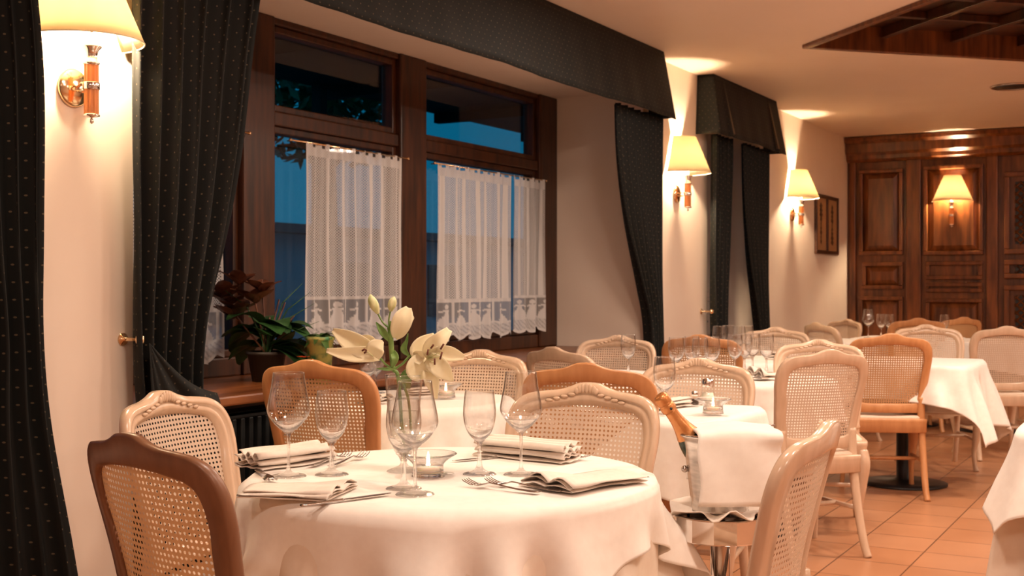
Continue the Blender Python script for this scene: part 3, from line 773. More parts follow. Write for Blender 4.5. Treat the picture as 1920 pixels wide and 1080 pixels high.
# ------------------------------------------------------------------ tables
def make_table(c, shape, r, label, ov, under=None, pedestal=True, seed=1, zt=.74, fold=.13, flare=.28, cloth_label='', under_label='', rot=0.0, ovrot=0.0):
    """c: room position; r: radius / half side; ov: half side of the square cloth"""
    t = empty('dining_table', (c.x, c.y, 0), 0, label, 'table')
    def edge(th):
        if shape == 'round': return r
        p = 9.0; cx, cy = abs(cos(th-rot)), abs(sin(th-rot)); return r/((cx**p+cy**p)**(1/p))
    n = 200
    TH = [2*PI*k/n for k in range(n)]
    e_ = [edge(a)-.004 for a in TH]
    MB().rings([[Vector((e*cos(a), e*sin(a), z)) for e, a in zip(e_, TH)] for z in (zt-.035, zt-.004)]).build('tabletop', darkwood, t)
    MB().lathe([(.0005, .0), (.25, .0), (.25, .012), (.2, .022), (.06, .03), (.045, .04), (.045, zt-.06), (.09, zt-.036), (.0005, zt-.036)], 40).build('pedestal', iron, t)
    def cloth_mesh(name, rho, m, gap, seed, fold, parent=None, lab=None, zoff=0.0):
        rnd = random.Random(seed); k1, k2 = rnd.choice((7, 9, 8)), rnd.choice((13, 15, 17)); p1, p2 = rnd.random()*6, rnd.random()*6
        P = []; nr = 26; rings_ = []; zt_under = m is under_cloth
        for f in (.02, .35, .7, .93, 1.0):
            rings_.append([Vector(((edge(a)*f)*cos(a), (edge(a)*f)*sin(a), zt+gap+(.0008*sin(9*a+f*7) if f > .5 else 0))) for a in TH])
        for j in range(1, nr+1):
            f = j/nr; ring = []
            for a in TH:
                e = edge(a); L = max(.03, rho(a)-e); s = L*f
                # corner emphasis
                cor = smoothstep(0.0, 1.0, (abs(sin(2*(a-ovrot))))**3)
                fl = .012+s*((.03 if zt_under else .10)+(.04 if zt_under else flare)*cor)
                A_ = fold*s*min(1, s/.12)
                fw = A_*(.55*sin(k1*a+p1)+.45*sin(k2*a+p2+s*2))+fold*1.5*s*cor*sin(22*(a-ovrot))*.5
                fw += .028*s*sin(3*a+p2)
                rr_ = e+gap+.004+min(.01, s*.5)+fl*(1-math.exp(-s*9))*.9+fw*min(1, s*6)
                tw = .05*s*sin(5*a+p2)
                dz = (s if s > .01 else s*.6)*(.985-.04*cor)
                ring.append(Vector((rr_*cos(a+tw), rr_*sin(a+tw), max(.006, zt+gap-dz))))
            rings_.append(ring)
        mb = MB(); mb.rings(rings_, caps=False)
        b = mb.add([(0, 0, zt+gap)], []); nb = b
        for k in range(n): mb.f.append((nb, k, (k+1) % n)); mb.sm.append(True)
        o = mb.build(name, m, None, solid=.0025); o.location = (c.x, c.y, 0)
        return o
    if under:
        o = cloth_mesh('tablecloth', lambda a: under/max(abs(cos(a)), abs(sin(a)))**.0 if False else edge(a)+under, under_cloth, .003, seed+50, .16)
        tag(o, under_label, 'tablecloth')
    o = cloth_mesh('tablecloth', (lambda a: ov/max(abs(cos(a-ovrot)), abs(sin(a-ovrot)))) if not isinstance(ov, tuple) else (lambda a: min((ov[0] if cos(a) > 0 else ov[1])/max(1e-4, abs(cos(a))), (ov[2] if sin(a) > 0 else ov[3])/max(1e-4, abs(sin(a))))), cloth, .009 if under else .004, seed, fold)
    tag(o, cloth_label, 'tablecloth')
    return t
ZT_ = .752   # height of the laid surface
T1 = R(-.147, 2.91); T2 = R(-.42, 4.87); T3 = R(.51, 4.44); T4 = R(1.15, 5.98); T6 = R(.42, 6.2); T7 = R(1.42, 7.5); T8 = R(2.37, 7.35); T9 = R(3.42, 10.5); T12 = R(2.62, 10.1); T13 = R(2.12, 3.89); TU = R(3.95, 10.0)
make_table(T1, 'round', .47, 'round table in front with the lilies', (.595, .85, .60, .92), .62, seed=3, fold=.22, flare=.10, cloth_label='white square cloth on the round table with the lilies', under_label='floor-length cloth beneath, on the table with the lilies')
make_table(T2, 'round', .42, 'round window table behind the lilies', .76, None, seed=5, cloth_label='white cloth on the window table behind the lilies')
make_table(T3, 'square', .33, 'square table behind the ice bucket', .56, None, seed=8, cloth_label='white cloth on the square table with the shaker and candle', ovrot=0)
make_table(T4, 'round', .42, 'round table beyond the square one, glasses on it', .62, None, seed=11, cloth_label='white cloth on the table left of the aisle chair, with brown folded napkin')
make_table(T6, 'round', .38, 'window table hidden behind the warm-lit chair', .58, None, seed=14, cloth_label='white cloth on the window table behind the warm-lit chair')
make_table(T7, 'round', .42, 'window table before the narrow far window', .62, None, seed=17, cloth_label='white cloth on the table before the narrow far window')
make_table(T8, 'square', .41, 'square table on a black round pedestal, right of the aisle', (.78, .70, .76, .61), None, seed=20, fold=.2, cloth_label='white cloth falling in pointed folds over the black pedestal')
make_table(T9, 'square', .42, 'rearmost table before the wood panelling', .66, None, seed=23, cloth_label='white cloth on the rearmost table before the wood panelling')
make_table(T12, 'round', .38, 'far corner table by the framed picture', .58, None, seed=26, cloth_label='white cloth on the far corner table below the framed picture')
make_table(T13, 'square', .42, 'table cut off by the right edge in front', .62, .62, seed=29, cloth_label='white overlay cloth on the table cut off at the lower right', under_label='floor-length cloth beneath, on the table cut off at the lower right')
make_table(TU, 'square', .36, 'table behind the cream chair at the right edge', .58, None, seed=31, cloth_label='white cloth seen through the cane of the chair at the right edge')

# ------------------------------------------------------------------ glasses
def make_glass(big):
    e = empty('wine_glass', (0, 0, 0), 0, '', 'wine glass')
    if big:
        bowl = [(.0005, .104), (.012, .106), (.028, .118), (.044, .138), (.050, .152), (.0495, .165), (.046, .185), (.041, .210), (.0365, .243)]; hs = .104
        foot = [(.0005, 0), (.039, 0), (.0405, .0015), (.038, .003), (.018, .006), (.008, .012), (.0045, .022), (.0035, .05), (.0038, .085), (.006, .098), (.014, .1065), (.0005, .108)]
    else:
        bowl = [(.0005, .079), (.012, .082), (.025, .094), (.034, .113), (.0385, .135), (.039, .150), (.0375, .170), (.0345, .198)]; hs = .08
        foot = [(.0005, 0), (.037, 0), (.0385, .0015), (.036, .003), (.02, .007), (.010, .014), (.0065, .025), (.005, .04), (.0045, .06), (.0065, .073), (.013, .0815), (.0005, .084)]
    pr = catmull(bowl, 4); th = .0010
    inner = [(max(.0005, r-th), z+.005*max(0, 1-(z-hs)/.035)) for r, z in pr]
    o = MB().lathe(pr+[(pr[-1][0]-th*.5, pr[-1][1]+.0006)]+list(reversed(inner)), 40).build('bowl', glass_m, e)
    o.data.materials.append(bowl_m); zc = hs+(.030 if big else .032)
    for p in o.data.polygons:
        if p.center.z < zc or p.center.z > pr[-1][1]-.0012: p.material_index = 1
    o = MB().lathe(catmull(foot, 3), 32).build('stem', stemglass, e)
    o.data.materials.append(glass_m)
    for p in o.data.polygons:
        if p.center.z < .005: p.material_index = 1
    return e
gp = {}
def glass(px, py, big, label, grp=None, D=None):
    if big not in gp: gp[big] = make_glass(big); e = gp[big]
    else: e = dup(gp[big])
    p = at(px, py, ZT_) if D is None else PX(px, D, ZT_)
    e.location = (p.x, p.y, ZT_); e['label'] = label; e['category'] = 'wine glass'
    if grp: e['group'] = grp
    elif 'group' in e: del e['group']
    return e
glass(541, 893, True, 'large wine glass at the left, in front of the warm-lit chair')
glass(622, 890, False, 'smaller wine glass right of the large left one')
glass(757, 916, False, 'smaller wine glass in front of the lily vase, behind the large one')
glass(778, 927, True, 'large wine glass nearest to the viewer, in front of the lily vase')
glass(899, 889, False, 'smaller wine glass right of the candle, beside the rolled napkin')
glass(977, 890, True, 'large wine glass in front of the cream carved chair')
glass(691, 746, False, 'left one of two small wine glasses on the window table', D=4.95)
glass(705, 744, False, 'right one of two small wine glasses on the window table', D=5.06)
glass(1246, 770, False, 'wine glass on the square table above the bottle neck', D=4.24)
gl = 'wine glasses clustered on the table before the narrow window'
glass(1268, 0, False, 'first wine glass from the left in the row behind the candle chair', D=5.86)
glass(1297, 0, False, 'second wine glass from the left in the row behind the candle chair', D=5.95)
glass(1313, 0, False, 'third wine glass from the left in the row behind the candle chair', D=5.74)
glass(1335, 0, False, 'fourth wine glass from the left in the row behind the candle chair', D=5.88)
glass(1378, 0, False, 'wine glass left of the brown folded napkin, beside the chair post', D=6.12)
glass(1396, 0, False, 'wine glass in the middle of the trio left of the aisle chair', D=6.25)
glass(1411, 0, False, 'wine glass rearmost of the trio left of the aisle chair', D=6.32)
glass(1437, 0, False, 'wine glass standing alone above the brown folded napkin', D=6.22)
for px, D in ((1348, 7.45), (1366, 7.55), (1386, 7.4), (1401, 7.5)):
    glass(px, 0, False, 'wine glass in the dark cluster before the narrow far window', 'wine glasses in the dark cluster before the narrow far window', D=D)
glass(1628, 0, True, 'tall wine glass at the rear, against the wood panelling', D=10.35)
glass(1652, 0, False, 'low glass at the rear, left one beside the tall glass', D=10.5)
glass(1668, 0, False, 'low glass at the rear, right one beside the tall glass', D=10.4)
glass(1771, 0, False, 'glass on the rearmost table right of the back wall lamp', D=10.3)
glass(1178, 0, False, 'wine glass just above the warm-lit chair, before the wide window drape', D=6.15)

# ------------------------------------------------------------------ vase with lilies
VD = 2.93
vp = PX(757, VD, ZT_)
vase = empty('flower_vase', vp, 0, 'tall clear footed glass vase holding the lilies', 'vase')
vb = catmull([(.0005, .045), (.018, .046), (.025, .055), (.031, .09), (.039, .15), (.046, .232)], 5)
MB().lathe(vb+[(r-.0018, z+.002) for r, z in reversed(vb)][:-1]+[(.0005, .05)], 40).build('body', glass_m, vase)
MB().lathe(catmull([(.0005, 0), (.038, 0), (.04, .002), (.03, .007), (.012, .014), (.008, .024), (.013, .036), (.02, .045), (.0005, .048)], 3), 32).build('foot', stemglass, vase)
MB().lathe([(.0005, .053), (.024, .056), (.029, .09), (.0355, .145), (.0005, .145)], 32).build('water', thin_glass('vase_water', (.96, .98, .95), 1.33), vase)

camR = Vector((CA, SA, 0)); camB = Vector((-SA, CA, 0)); UP = Vector((0, 0, 1))
def petal(m, pts, wid, cup=.35, face=None, wavy=0, seed=0):
    """pts: list of (px,py,dD); wid list of half widths in metres"""
    C = [W3(a, b, VD+c) for a, b, c in pts]
    C = [Vector(q) for q in catmull([tuple(c) for c in C], 5)]
    Wd = [q[0] for q in catmull([(x,) for x in wid], 5)]
    fn = face or -camB
    nu = 9; P = []
    for i, c in enumerate(C):
        d = (C[min(i+1, len(C)-1)]-C[max(i-1, 0)]).normalized(); s = d.cross(fn).normalized(); nn = s.cross(d).normalized()
        for k in range(nu):
            u = k/(nu-1)*2-1
            P.append(c+s*(u*Wd[i])+nn*(cup*Wd[i]*u*u-.15*cup*Wd[i]*math.exp(-(u/.15)**2)+wavy*Wd[i]*abs(u)*sin(i*.9+seed+u*2)))
    m.grid(P, nu, len(C))
lily = empty('lily_stem', PX(757, VD, ZT_+.06), 0, 'green lily stem standing in the vase, two open cream blossoms and buds', 'flower')
def lobj(mb, name, mt, solid=0):
    o = mb.build(name, mt, lily, solid=solid); 
    for v in o.data.vertices: v.co -= lily.location
    o.data.update(); return o
def ctube(pts, rad, n=8):
    C = catmull([tuple(W3(a, b, VD+c)) for a, b, c in pts], 5)
    R_ = [q[0] for q in catmull([(x,) for x in rad], 5)]
    return C, R_
m = MB()
for pts, rad in (([(757, 860, 0), (752, 780, 0), (746, 705, 0), (737, 690, 0), (733, 640, 0), (731, 612, 0)], [.004, .0045, .0045, .0055, .0065, .006]),
                 ([(731, 615, 0), (718, 605, .0), (707, 585, .0)], [.003, .002, .002]), ([(731, 615, 0), (729, 600, 0), (733, 580, 0)], [.003, .002, .002]),
                 ([(727, 617, 0), (740, 605, -.01), (752, 594, -.015)], [.0025, .002, .0012]),
                 ([(737, 692, 0), (722, 682, -.01), (711, 668, -.02)], [.003, .0025, .003]), ([(739, 692, 0), (755, 682, 0), (768, 668, 0), (785, 663, .0)], [.003, .003, .0025, .003]),
                 ([(745, 705, .0), (765, 745, .01), (771, 820, .01)], [.0035, .0035, .003])):
    C, R_ = ctube(pts, rad); m.tube(C, R_, 8)
lobj(m, 'stem', stem_m)
m = MB()
petal(m, [(731, 640, 0), (718, 622, -.01), (705, 604, -.01)], [.003, .009, .001]); petal(m, [(735, 628, 0), (734, 610, -.01), (731, 602, -.01)], [.006, .006, .001])
petal(m, [(768, 668, 0), (757, 655, 0), (762, 640, 0), (765, 625, 0)], [.002, .008, .004, .0005]); petal(m, [(713, 675, 0), (708, 660, -.02), (716, 640, -.02)], [.004, .007, .001])
petal(m, [(760, 728, .01), (762, 705, .01), (768, 690, .01)], [.012, .014, .003]); petal(m, [(737, 660, 0), (741, 672, -.02), (735, 690, -.01)], [.006, .009, .002]); petal(m, [(742, 692, 0), (725, 692, -.02), (706, 691, -.02)], [.002, .004, .0005])
lobj(m, 'leaf', stem_m, .0008)
def bud(pts, rad, mt=petal_m):
    C, R_ = ctube(pts, rad); mm = MB(); mm.tube(C, R_, 12); return lobj(mm, 'bud', mt)
bud_m = noisy(mat('bud_green', (.55, .55, .25), .5), (.40, .46, .17), (.80, .74, .45), (20, 20, 4), 4)
bud([(709, 588, 0), (703, 575, -.002), (697, 562, -.002), (694, 552, 0)], [.004, .011, .010, .002], bud_m)
bud([(733, 584, 0), (734, 575, 0), (737, 563, 0), (739, 556, 0)], [.003, .0095, .009, .002], bud_m)
bud([(771, 663, 0), (771, 657, 0), (771, 650, 0)], [.003, .004, .002])
def blossom(petals, stam=(), ctr=None, lab=None):
    mm = MB()
    for i, (pts, wid, cup, wav) in enumerate(petals): petal(mm, pts, wid, cup, None, wav, i)
    o = lobj(mm, 'blossom', petal_m, .0010)
    for pts, anth in stam:
        s = MB(); C, R_ = ctube(pts, [.0011]*len(pts)); s.tube(C, R_, 6)
        oo = s.build('filament', bud_m, o)
        for v in oo.data.vertices: v.co -= lily.location
        if anth:
            s = MB(); a = [W3(x, y, VD+d) for x, y, d in anth]; s.tube(a, [.0022, .0026, .0018][:len(a)] if len(a) == 3 else .0024, 6)
            oo = s.build('anther', anther_m, o)
            for v in oo.data.vertices: v.co -= lily.location
    return o
anther_m = mat('anther_brown', (.13, .035, .015), .7)
# half-open petal of the top flower
blossom([([(741, 634, 0), (748, 618, -.015), (757, 597, -.02), (766, 577, -.005)], [.006, .020, .023, .007], .5, .0),
         ([(742, 632, .01), (752, 612, .01), (764, 590, .012), (768, 583, .01)], [.004, .015, .019, .006], .5, 0.05)])
# left blossom, seen from the side
blossom([([(705, 664, -.03), (680, 652, -.04), (652, 636, -.035), (624, 619, -.02)], [.012, .025, .022, .005], .35, .02),
         ([(712, 668, -.02), (690, 664, -.04), (655, 664, -.05), (612, 657, -.06)], [.010, .018, .017, .005], .4, .03),
         ([(700, 668, -.035), (704, 655, -.05), (708, 648, -.05), (718, 640, -.04)], [.016, .022, .018, .003], .3, .02),
         ([(704, 664, .0), (690, 645, .01), (672, 634, .02)], [.014, .022, .006], .4, .0)],
        [([(700, 668, -.045), (686, 658, -.075)], [(679, 658, -.076), (683, 655, -.078), (688, 657, -.076)]), ([(700, 668, -.045), (690, 660, -.075)], [(683, 662, -.075), (687, 659, -.078)])])
# right blossom, turned to the viewer
blossom([([(800, 668, -.01), (812, 650, -.03), (828, 634, -.035), (842, 618, -.015)], [.012, .022, .017, .008], .3, .08),
         ([(800, 672, -.01), (820, 661, -.03), (842, 663, -.03), (870, 670, -.01)], [.010, .014, .018, .006], .35, .08),
         ([(800, 672, -.01), (815, 680, -.035), (830, 694, -.04), (849, 714, -.02)], [.012, .022, .021, .003], .35, .05),
         ([(796, 670, -.0), (788, 682, -.01), (782, 696, -.015), (790, 712, -.01)], [.016, .026, .026, .010], .25, .02),
         ([(800, 672, .0), (790, 660, .0), (796, 645, .0), (814, 626, .01)], [.016, .026, .022, .003], .35, .04),
         ([(803, 690, -.01), (808, 705, -.03), (812, 722, -.03), (818, 748, -.02)], [.012, .019, .015, .003], .3, .05),
         ([(771, 668, .0), (780, 668, .0), (795, 672, -.01)], [.004, .013, .017], .9, 0)],
        [([(800, 670, -.01), (812, 664, -.05)], [(803, 655, -.05), (801, 666, -.052)]), ([(800, 672, -.01), (822, 662, -.06)], [(826, 655, -.06), (832, 645, -.062)]),
         ([(800, 672, -.01), (826, 668, -.06)], [(829, 660, -.06), (825, 674, -.062)]), ([(800, 672, -.01), (813, 680, -.06)], [(815, 672, -.06), (815, 684, -.062)]),
         ([(800, 670, -.01), (808, 652, -.05)], [(808, 653, -.05), (813, 646, -.052)])])

# ------------------------------------------------------------------ candles
def candle(p, label, sc=1):
    e = empty('candle_holder', p, 0, label, 'candle', sc=sc)
    pr = catmull([(.0005, .0), (.036, .0), (.038, .004), (.0365, .02), (.037, .03), (.05, .042), (.068, .053)], 4)
    MB().lathe(pr+[(r-.003, z+.002) for r, z in reversed(pr) if z > .008]+[(.0005, .008)], 40).build('glass_dish', bowl_m, e)
    MB().lathe([(.0005, .0085), (.027, .0085), (.027, .026), (.022, .027), (.0005, .0265)], 28).build('tealight', wax, e)
    MB().tube([(0, 0, .026), (0, 0, .033)], .0009, 6).build('wick', iron, e)
    MB().lathe([(.0005, .031), (.0035, .034), (.0045, .040), (.003, .049), (.0005, .058)], 12).build('flame', flame_m, e)
    return e
candle(at(803, 893, ZT_), 'lit glass candle on the lily table, right of the vase')
candle(PX(836, 4.86, ZT_), 'glass candle on the window table, right behind the blossom')
candle(at(1337, 775, ZT_), 'lit glass candle on the square table behind the ice bucket', .95)
# shakers
def shaker(p, label, fill, sc=1.25):
    e = empty('shaker', p, 0, label, 'shaker', sc=sc)
    MB().lathe(catmull([(.0005, 0), (.021, 0), (.024, .004), (.023, .02), (.017, .045), (.0165, .052), (.0005, .052)], 3), 24).build('jar', glass_m, e)
    MB().lathe([(.0005, .003), (.020, .003), (.020, .018), (.016, .032), (.0005, .034)], 20).build('contents', fill, e)
    MB().lathe([(.018, .050), (.0185, .052), (.0185, .068), (.014, .074), (.0005, .076)], 24).build('cap', chrome, e)
shaker(PX(1327, 4.62, ZT_), 'glass salt shaker with a metal cap behind the candle', wax)
shaker(PX(1303, 4.55, ZT_), 'low pepper shaker left of the salt shaker', mat('pepper', (.06, .04, .03), .9), .7)

# ------------------------------------------------------------------ cutlery
def place(e, a, b, z=None, sc=None):
    a = Vector(a); b = Vector(b); e.location = a; e.rotation_euler = (0, 0, math.atan2(b.y-a.y, b.x-a.x)); return e
def make_fork():
    e = empty('fork', (0, 0, 0), 0, '', 'fork'); L = .2
    P = []; W_ = [(0, .007, .003), (.02, .0075, .003), (.06, .005, .004), (.10, .003, .007), (.13, .003, .009), (.14, .009, .007), (.152, .0125, .004), (.158, .0125, .004)]
    C = catmull(W_, 4); rr = []
    for x, w_, z in C: rr.append([Vector((x, w_*cos(t), z+.0012*sin(t))) for t in [2*PI*k/10 for k in range(10)]])
    MB().rings(rr).build('handle', steel, e)
    for k in range(4):
        y = -.0105+.007*k; MB().tube([(.154, y, .004), (.175, y, .0035), (.195, y*.95, .009), (.2, y*.93, .012)], [(.0009, .0022), (.0009, .0018), (.0009, .0014), (.0006, .0006)], 6).build('tine', steel, e)
    return e
def make_knife():
    e = empty('table_knife', (0, 0, 0), 0, '', 'knife')
    C = catmull([(0, .006, .003), (.02, .008, .003), (.08, .0065, .003), (.10, .0055, .003)], 4)
    MB().rings([[Vector((x, w_*cos(t), z+.0028*sin(t))) for t in [2*PI*k/10 for k in range(10)]] for x, w_, z in C]).build('handle', steel, e)
    C = catmull([(.098, .005, .003), (.12, .009, .003), (.17, .0095, .003), (.205, .008, .003), (.222, .001, .003)], 4)
    MB().rings([[Vector((x, w_*cos(t), z+.0009*sin(t))) for t in [2*PI*k/10 for k in range(10)]] for x, w_, z in C]).build('blade', steel, e)
    return e
fk = [None]; kn = [None]
def fork(tail, tip, label, z=ZT_):
    e = make_fork() if fk[0] is None else dup(fk[0]); fk[0] = fk[0] or e
    a = at(*tail, z); b = at(*tip, z); d = (b-a).normalized(); place(e, b-d*.2, b); e.scale = (1, 1.2, 1.2); e['label'] = label; e['category'] = 'fork'; e.location.z = z; return e
def knife(tail, tip, label, z=ZT_):
    e = make_knife() if kn[0] is None else dup(kn[0]); kn[0] = kn[0] or e
    a = at(*tail, z); b = at(*tip, z); d = (b-a).normalized(); place(e, b-d*.222, b); e['label'] = label; e['category'] = 'knife'; e.location.z = z; return e
fork((1110, 938), (872, 909), 'fork lying in front of the small right glass, tines to the left', .7535)
fork((1120, 932), (914, 907), 'fork lying beside it nearer the right-hand napkin, tines to the left', .7535)
fork((1030, 895), (515, 905), 'fork with tines showing beside the foot of the large left glass') if False else None
fork((470, 872), (512, 907), 'fork with only its tines showing at the foot of the large left glass', .7535)
fork((560, 882), (655, 855), 'fork behind the smaller left glass, the left one of two', .7535)
fork((590, 885), (686, 856), 'fork behind the smaller left glass, the right one of two', .7535)
knife((560, 951), (733, 927), 'knife pointing right from the front left napkin')
knife((1192, 911), (1006, 897), 'knife under the right-hand napkin, blade towards the large right glass')
knife((935, 858), (848, 866), 'knife behind the candle, pointing left from the rolled napkin')
knife((1120, 870), (1018, 852), 'knife at the right end of the rolled napkin') if False else None
fork((985, 845), (1104, 863), 'fork at the far right edge of the rolled napkin', .7535)

# ------------------------------------------------------------------ napkins
def napkin(a, b, label, width=.10, layers=4, fan=0.0, h=.006, seed=0, roll=False):
    """folded cloth from a to b (room points); zigzag layers seen at the ends"""
    a = Vector(a); b = Vector(b); d = b-a; L = d.length; e = place(empty('napkin', (0, 0, 0), 0, label, 'napkin'), a, b)
    rnd = random.Random(seed); NL = 24; sec = []
    per = 10
    def section(f):
        S_ = []; fl = fan*smoothstep(.45, 1.0, f)
        for l in range(layers):
            for k in range(per+1):
                t = k/per; t = t if l % 2 == 0 else 1-t
                y = (t-.5)*width*(1+fl*.4)+(l*.006 if l % 2 else 0)
                z = .0015+h*l+ (h*.5)*(k/per) + fl*h*1.3*l*abs(sin(t*PI*2)) + ((.019*abs(sin(t*PI*2.5+.3)) if roll else .003*sin(t*PI)**2))*((l+1)/layers)
                z += .0012*sin(f*9+l*2+t*4)
                S_.append((y, max(.0008, z)))
        return S_
    P = []; s0 = section(0)
    for i in range(NL+1):
        f = i/NL; S_ = section(f); nar = 1
        for q, (y, z) in enumerate(S_):
            x = L*f + (rnd.random()-.5)*.0 + .006*sin(q*.35+seed)*(1 if i in (0, NL) else 0)
            P.append((x, y+.004*sin(f*4+seed), z))
    m = MB(); m.grid(P, len(s0), NL+1)
    m.build('folded_cloth', napkin_m, e, solid=.0018)
    e.location.z = ZT_+.001
    return e
napkin(at(468, 882, ZT_), at(612, 861, ZT_), 'stacked folded napkin at the left, beside the large left glass', .09, 5, -.2, .0055, 2, True)
napkin(at(470, 925, ZT_), at(640, 930, ZT_), 'flat napkin with a fanned tip in front left, over a knife', .13, 4, 1.0, .003, 4)
napkin(at(905, 851, ZT_), at(1072, 868, ZT_), 'rolled napkin behind the large right glass', .085, 5, .1, .0062, 6, True)
napkin(at(1172, 899, ZT_), at(1022, 920, ZT_), 'napkin folded in a wedge at the right edge of the lily table', .12, 4, .9, .0048, 8)
napkin(PX(672, 4.72, ZT_), PX(712, 4.62, ZT_), 'brownish folded napkin on the window table behind the vase', .07, 4, .9, .005, 9)
napkin(PX(765, 5.02, ZT_), PX(815, 5.08, ZT_), 'pale folded napkin on the window table, left of its candle', .09, 4, .2, .005, 10)
napkin(PX(1215, 4.40, ZT_), PX(1292, 4.58, ZT_), 'folded napkin on the square table, left of the shakers', .07, 4, .2, .006, 11)
napkin(PX(1452, 5.86, ZT_), PX(1412, 5.82, ZT_), 'fanned brownish napkin on the table left of the aisle chair', .09, 4, 1.6, .006, 12)
napkin(PX(1452, 7.4, ZT_), PX(1480, 7.5, ZT_), 'upright pale napkin on the table before the narrow window', .08, 5, 1.0, .008, 13)
knife((1372, 799), (1322, 799), 'knife on the square table near the bucket napkin')

# ------------------------------------------------------------------ wine bucket on its stand
BD = 3.04; bp = PX(1350, BD)
st = empty('bucket_stand', bp, 0, 'polished steel stand with a faceted collar below the ice bucket', 'bucket stand')
MB().lathe([(.0005, 0), (.15, 0), (.152, .006), (.12, .016), (.03, .03), (.0245, .04), (.0245, .575), (.0005, .575)], 40).build('pole', chrome, st)
n = 14
MB().lathe([(.109, .572), (.122, .572), (.124, .575), (.124, .629), (.122, .632), (.109, .632), (.109, .572)], n, smooth=False).build('collar', chrome, st, bevel=.002)
MB().lathe([(.0005, .575), (.108, .575), (.108, .581), (.0005, .581)], 32).build('tray', steel, st)
bk = empty('ice_bucket', (bp.x, bp.y, .641), 0, 'brushed steel ice bucket with a bottle in it', 'ice bucket')
MB().lathe(catmull([(.0005, 0), (.066, 0), (.07, .004), (.076, .05), (.086, .13), (.0965, .178)], 4)+[(.103, .184), (.105, .188), (.101, .192), (.094, .188), (.084, .13), (.07, .02), (.0005, .02)], 44).build('body', noisy(mat('brushed_steel', (.6, .56, .52), .25, 1.0), (.5, .46, .43), (.74, .70, .66), (2, 2, 12), 8), bk)
for s in (-1, 1): MB().sphere(Vector((0, 0, .10))+camR*(s*.088), .009).build('handle_knob', steel, bk)

# crumpled napkin in the collar
m = MB(); P = []; n1, n2 = 60, 8
rnd = random.Random(3)
for j in range(n2):
    f = .2+.8*j/(n2-1)
    for i in range(n1+1):
        a = 2*PI*i/n1; r = .128*f*(1+.10*sin(5*a)*f+.06*sin(9*a+1)*f)
        P.append((r*cos(a), r*sin(a), .004-.0+.010*f*sin(7*a+2)*f+.012*max(0, f-.5)*(1.2+sin(11*a))))
m.grid(P, n1+1, n2); o = m.build('napkin', napkin_m, None, solid=.003); o.location = (bp.x, bp.y, .634); tag(o, 'crumpled napkin between the ice bucket and its stand', 'napkin')
# towel over the bucket
def towel():
    P = []; prof = []
    # path in (d, z): d along the camera depth (negative = towards the viewer)
    path = catmull([(-.118, -.170), (-.117, -.10), (-.112, -.03), (-.102, .0015), (-.06, .008), (0, .006), (.06, .008), (.102, .0015), (.113, -.03), (.118, -.10), (.12, -.14)], 4)
    ns = 26
    for i in range(ns+1):
        u = i/ns; s = -.070+.205*u
        for d, z in path:
            # wrap the hanging part round the bucket
            bow = -(s*s)*1.6 if d < 0 else (s*s)*1.6
            hang = max(0, min(1, -z/.03))
            dd = d-bow*hang*(-1 if d < 0 else -1)*.6 if False else d+(-bow)*.6*hang
            sag = -.004*cos(u*PI*2)*(1-hang)
            P.append(camR*(s+.004*sin(z*40)*hang)+camB*(dd+.003*sin(u*9+z*20)*hang)+UP*(z+sag+.03*u*0+.0))
    m = MB(); m.grid(P, len(path), ns+1); return m
o = towel().build('napkin', cloth, None, solid=.007); o.location = (bp.x, bp.y, .641+.197); tag(o, 'white napkin draped squarely over the ice bucket', 'napkin')
# bottle
top = W3(1241, 748, BD-.02); low = W3(1287, 812, BD); ax = (top-low).normalized(); base = top-ax*.30
M = Matrix.Translation(base) @ ax.to_track_quat('Z', 'Y').to_matrix().to_4x4()
# only as long as the bucket allows: body seated inside
bo = empty('champagne_bottle', base+ax*.12, 0, 'bottle with copper foil neck leaning in the ice bucket', 'bottle')
Ml = Matrix.Translation(-bo.location) @ M
MB().lathe(catmull([(.0005, .12), (.034, .121), (.038, .135), (.034, .17), (.021, .205), (.0155, .23), (.0145, .28)], 4), 28, Ml).build('glass_body', bottle_m, bo)
m = MB(); pr = catmull([(.030, .185), (.0235, .205), (.018, .23), (.0162, .255), (.0165, .262), (.0195, .266), (.0195, .278), (.0175, .284), (.0195, .290), (.0185, .305), (.012, .312), (.0005, .313)], 3)
m.lathe(pr, 28, Ml); m.build('foil_capsule', foil, bo)
tp = M @ Vector((0, 0, .272))
sd = (-camB*1.0+camR*.25); sd = (sd-ax*sd.dot(ax)).normalized()
MB().sphere(tp+sd*.0185-bo.location, .004).build('foil_mark', iron, bo)

# ------------------------------------------------------------------ plants in the window niches
def leaf(m, base, d, L, w_, droop=.3, seed=0, nrm=None):
    base = Vector(base); d = Vector(d).normalized(); nu, nv = 5, 9; P = []
    s = d.cross(UP); s = s.normalized() if s.length > .1 else camR
    nn = s.cross(d).normalized()
    for j in range(nv):
        f = j/(nv-1); c = base+d*(L*f)-UP*(droop*L*f*f); ww = w_*math.sin(PI*min(1, f*.93+.05))**.7*(1-.25*f)
        for i in range(nu):
            u = i/(nu-1)*2-1; P.append(c+s*(ww*u)+nn*(.25*ww*abs(u)+.05*w_*sin(j+i+seed)))
    m.grid(P, nu, nv)
def pot(e, mt, r=.075, h=.13): MB().lathe([(.0005, 0), (r*.75, 0), (r, h), (r*1.08, h), (r*1.08, h+.015), (r*.95, h+.015), (r*.93, h), (.0005, h)], 28).build('pot', mt, e)
pb = PX(500, 5.45, ZS)
e = empty('potted_plant', pb, 0, 'broad-leaved green plant with dark red flowers in the niche of the wide window', 'plant'); pot(e, pot_dark, .085, .12)
rnd = random.Random(4); m = MB()
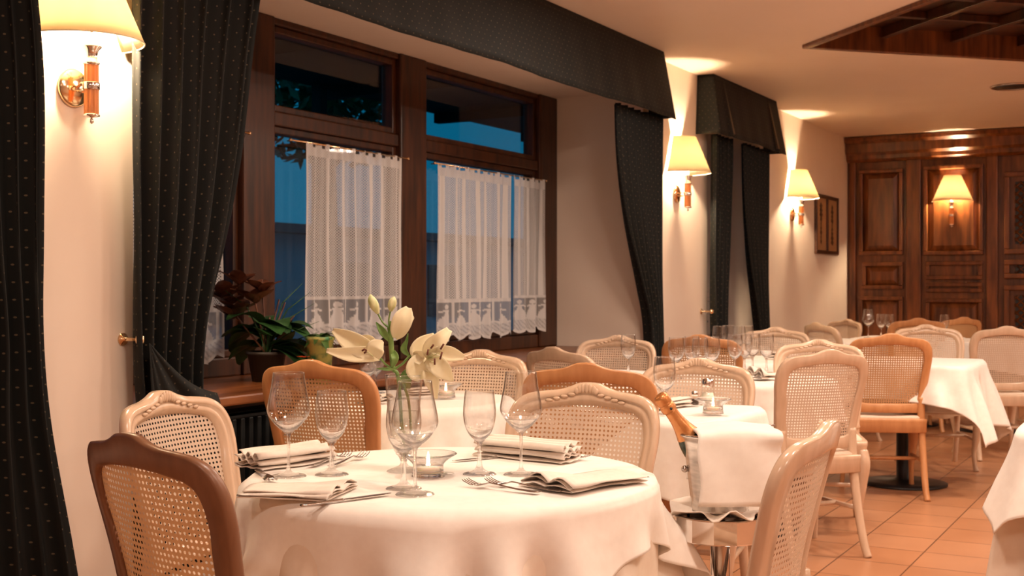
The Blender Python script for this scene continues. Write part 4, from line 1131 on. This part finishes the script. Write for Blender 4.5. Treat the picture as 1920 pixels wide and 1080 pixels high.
for k in range(32):
    a = rnd.uniform(0, 2*PI); el = rnd.uniform(-.1, .7); b = Vector((0, 0, .13+rnd.random()*.12)); d = Vector((cos(a)*cos(el), sin(a)*cos(el), sin(el)))
    m.tube([Vector((0, 0, .1)), b+d*.03], .003, 5); leaf(m, b+d*.03, d, rnd.uniform(.15, .24), rnd.uniform(.06, .095), .5, k)
m.build('foliage', leaf_dark, e)
m = MB(); rnd = random.Random(9)
for k in range(9):
    s = rnd.uniform(-.22, .16); hh_ = rnd.uniform(.28, .47); tpv = camR*s+camB*rnd.uniform(-.05, .08)+UP*hh_
    m.tube(catmull([(0, 0, .12), tuple(tpv*.6+UP*.05), tuple(tpv)], 4), .004, 5)
m.build('stem', leaf_red, e)
m = MB(); rnd = random.Random(9)
for k in range(9):
    s = rnd.uniform(-.22, .16); hh_ = rnd.uniform(.28, .47); tpv = camR*s+camB*rnd.uniform(-.05, .08)+UP*hh_
    for q in range(5):
        a = q*1.25+k; leaf(m, tpv, Vector((cos(a), sin(a), .7)), rnd.uniform(.09, .14), .042, .1, q)
m.build('red_flower', leaf_red, e)
m = MB()
for k, (a, b, c) in enumerate([(.16, .0, .35), (.18, -.05, .27), (.14, .05, .40), (.17, .02, .22), (-.15, .0, .42), (.12, 0, .44)]):
    m.tube([Vector((0, 0, .15)), camR*a*.6+UP*(c*.8)+camB*b, camR*(a*1.35)+UP*c+camB*b], [.004, .003, .0008], 5)
m.build('spike_leaf', leaf_dark, e)
pb = PX(600, 5.35, ZS)
e = empty('potted_plant', pb, 0, 'small plant with an orange bloom in a green and yellow pot on the window ledge', 'plant'); pot(e, pot_m, .06, .19)
m = MB(); rnd = random.Random(12)
for k in range(18):
    a = rnd.uniform(0, 2*PI); d = Vector((cos(a), sin(a), rnd.uniform(.0, .9))); leaf(m, (0, 0, .20), d, rnd.uniform(.07, .13), .018, .6, k)
m.build('foliage', leaf_mid, e)
m = MB()
for k in range(9):
    a = k*.7; leaf(m, -camR*.065-camB*.05+UP*.115, Vector((cos(a), sin(a), .25)), .032, .010, .1, k)
m.build('bloom', orange_petal, e)
m = MB(); m.tube([(0, 0, .15), tuple(-camR*.065-camB*.05+UP*.112)], .003, 5); m.build('bloom_stalk', leaf_mid, e)
pf = Vector((-3.62, 9.62, ZS))
e = empty('potted_plant', pf, 0, 'dark upright plant in the niche of the narrow far window', 'plant'); pot(e, pot_dark, .08, .12)
m = MB(); rnd = random.Random(21)
m.tube([(0, 0, .12), (0, 0, .50)], .006, 6)
for k in range(30):
    a = rnd.uniform(0, 2*PI); z = .16+.34*k/30; d = Vector((cos(a), sin(a), .6)); leaf(m, (0, 0, z), d, .17*(1-.5*k/30), .02, .4, k)
m.build('foliage', leaf_dark, e)
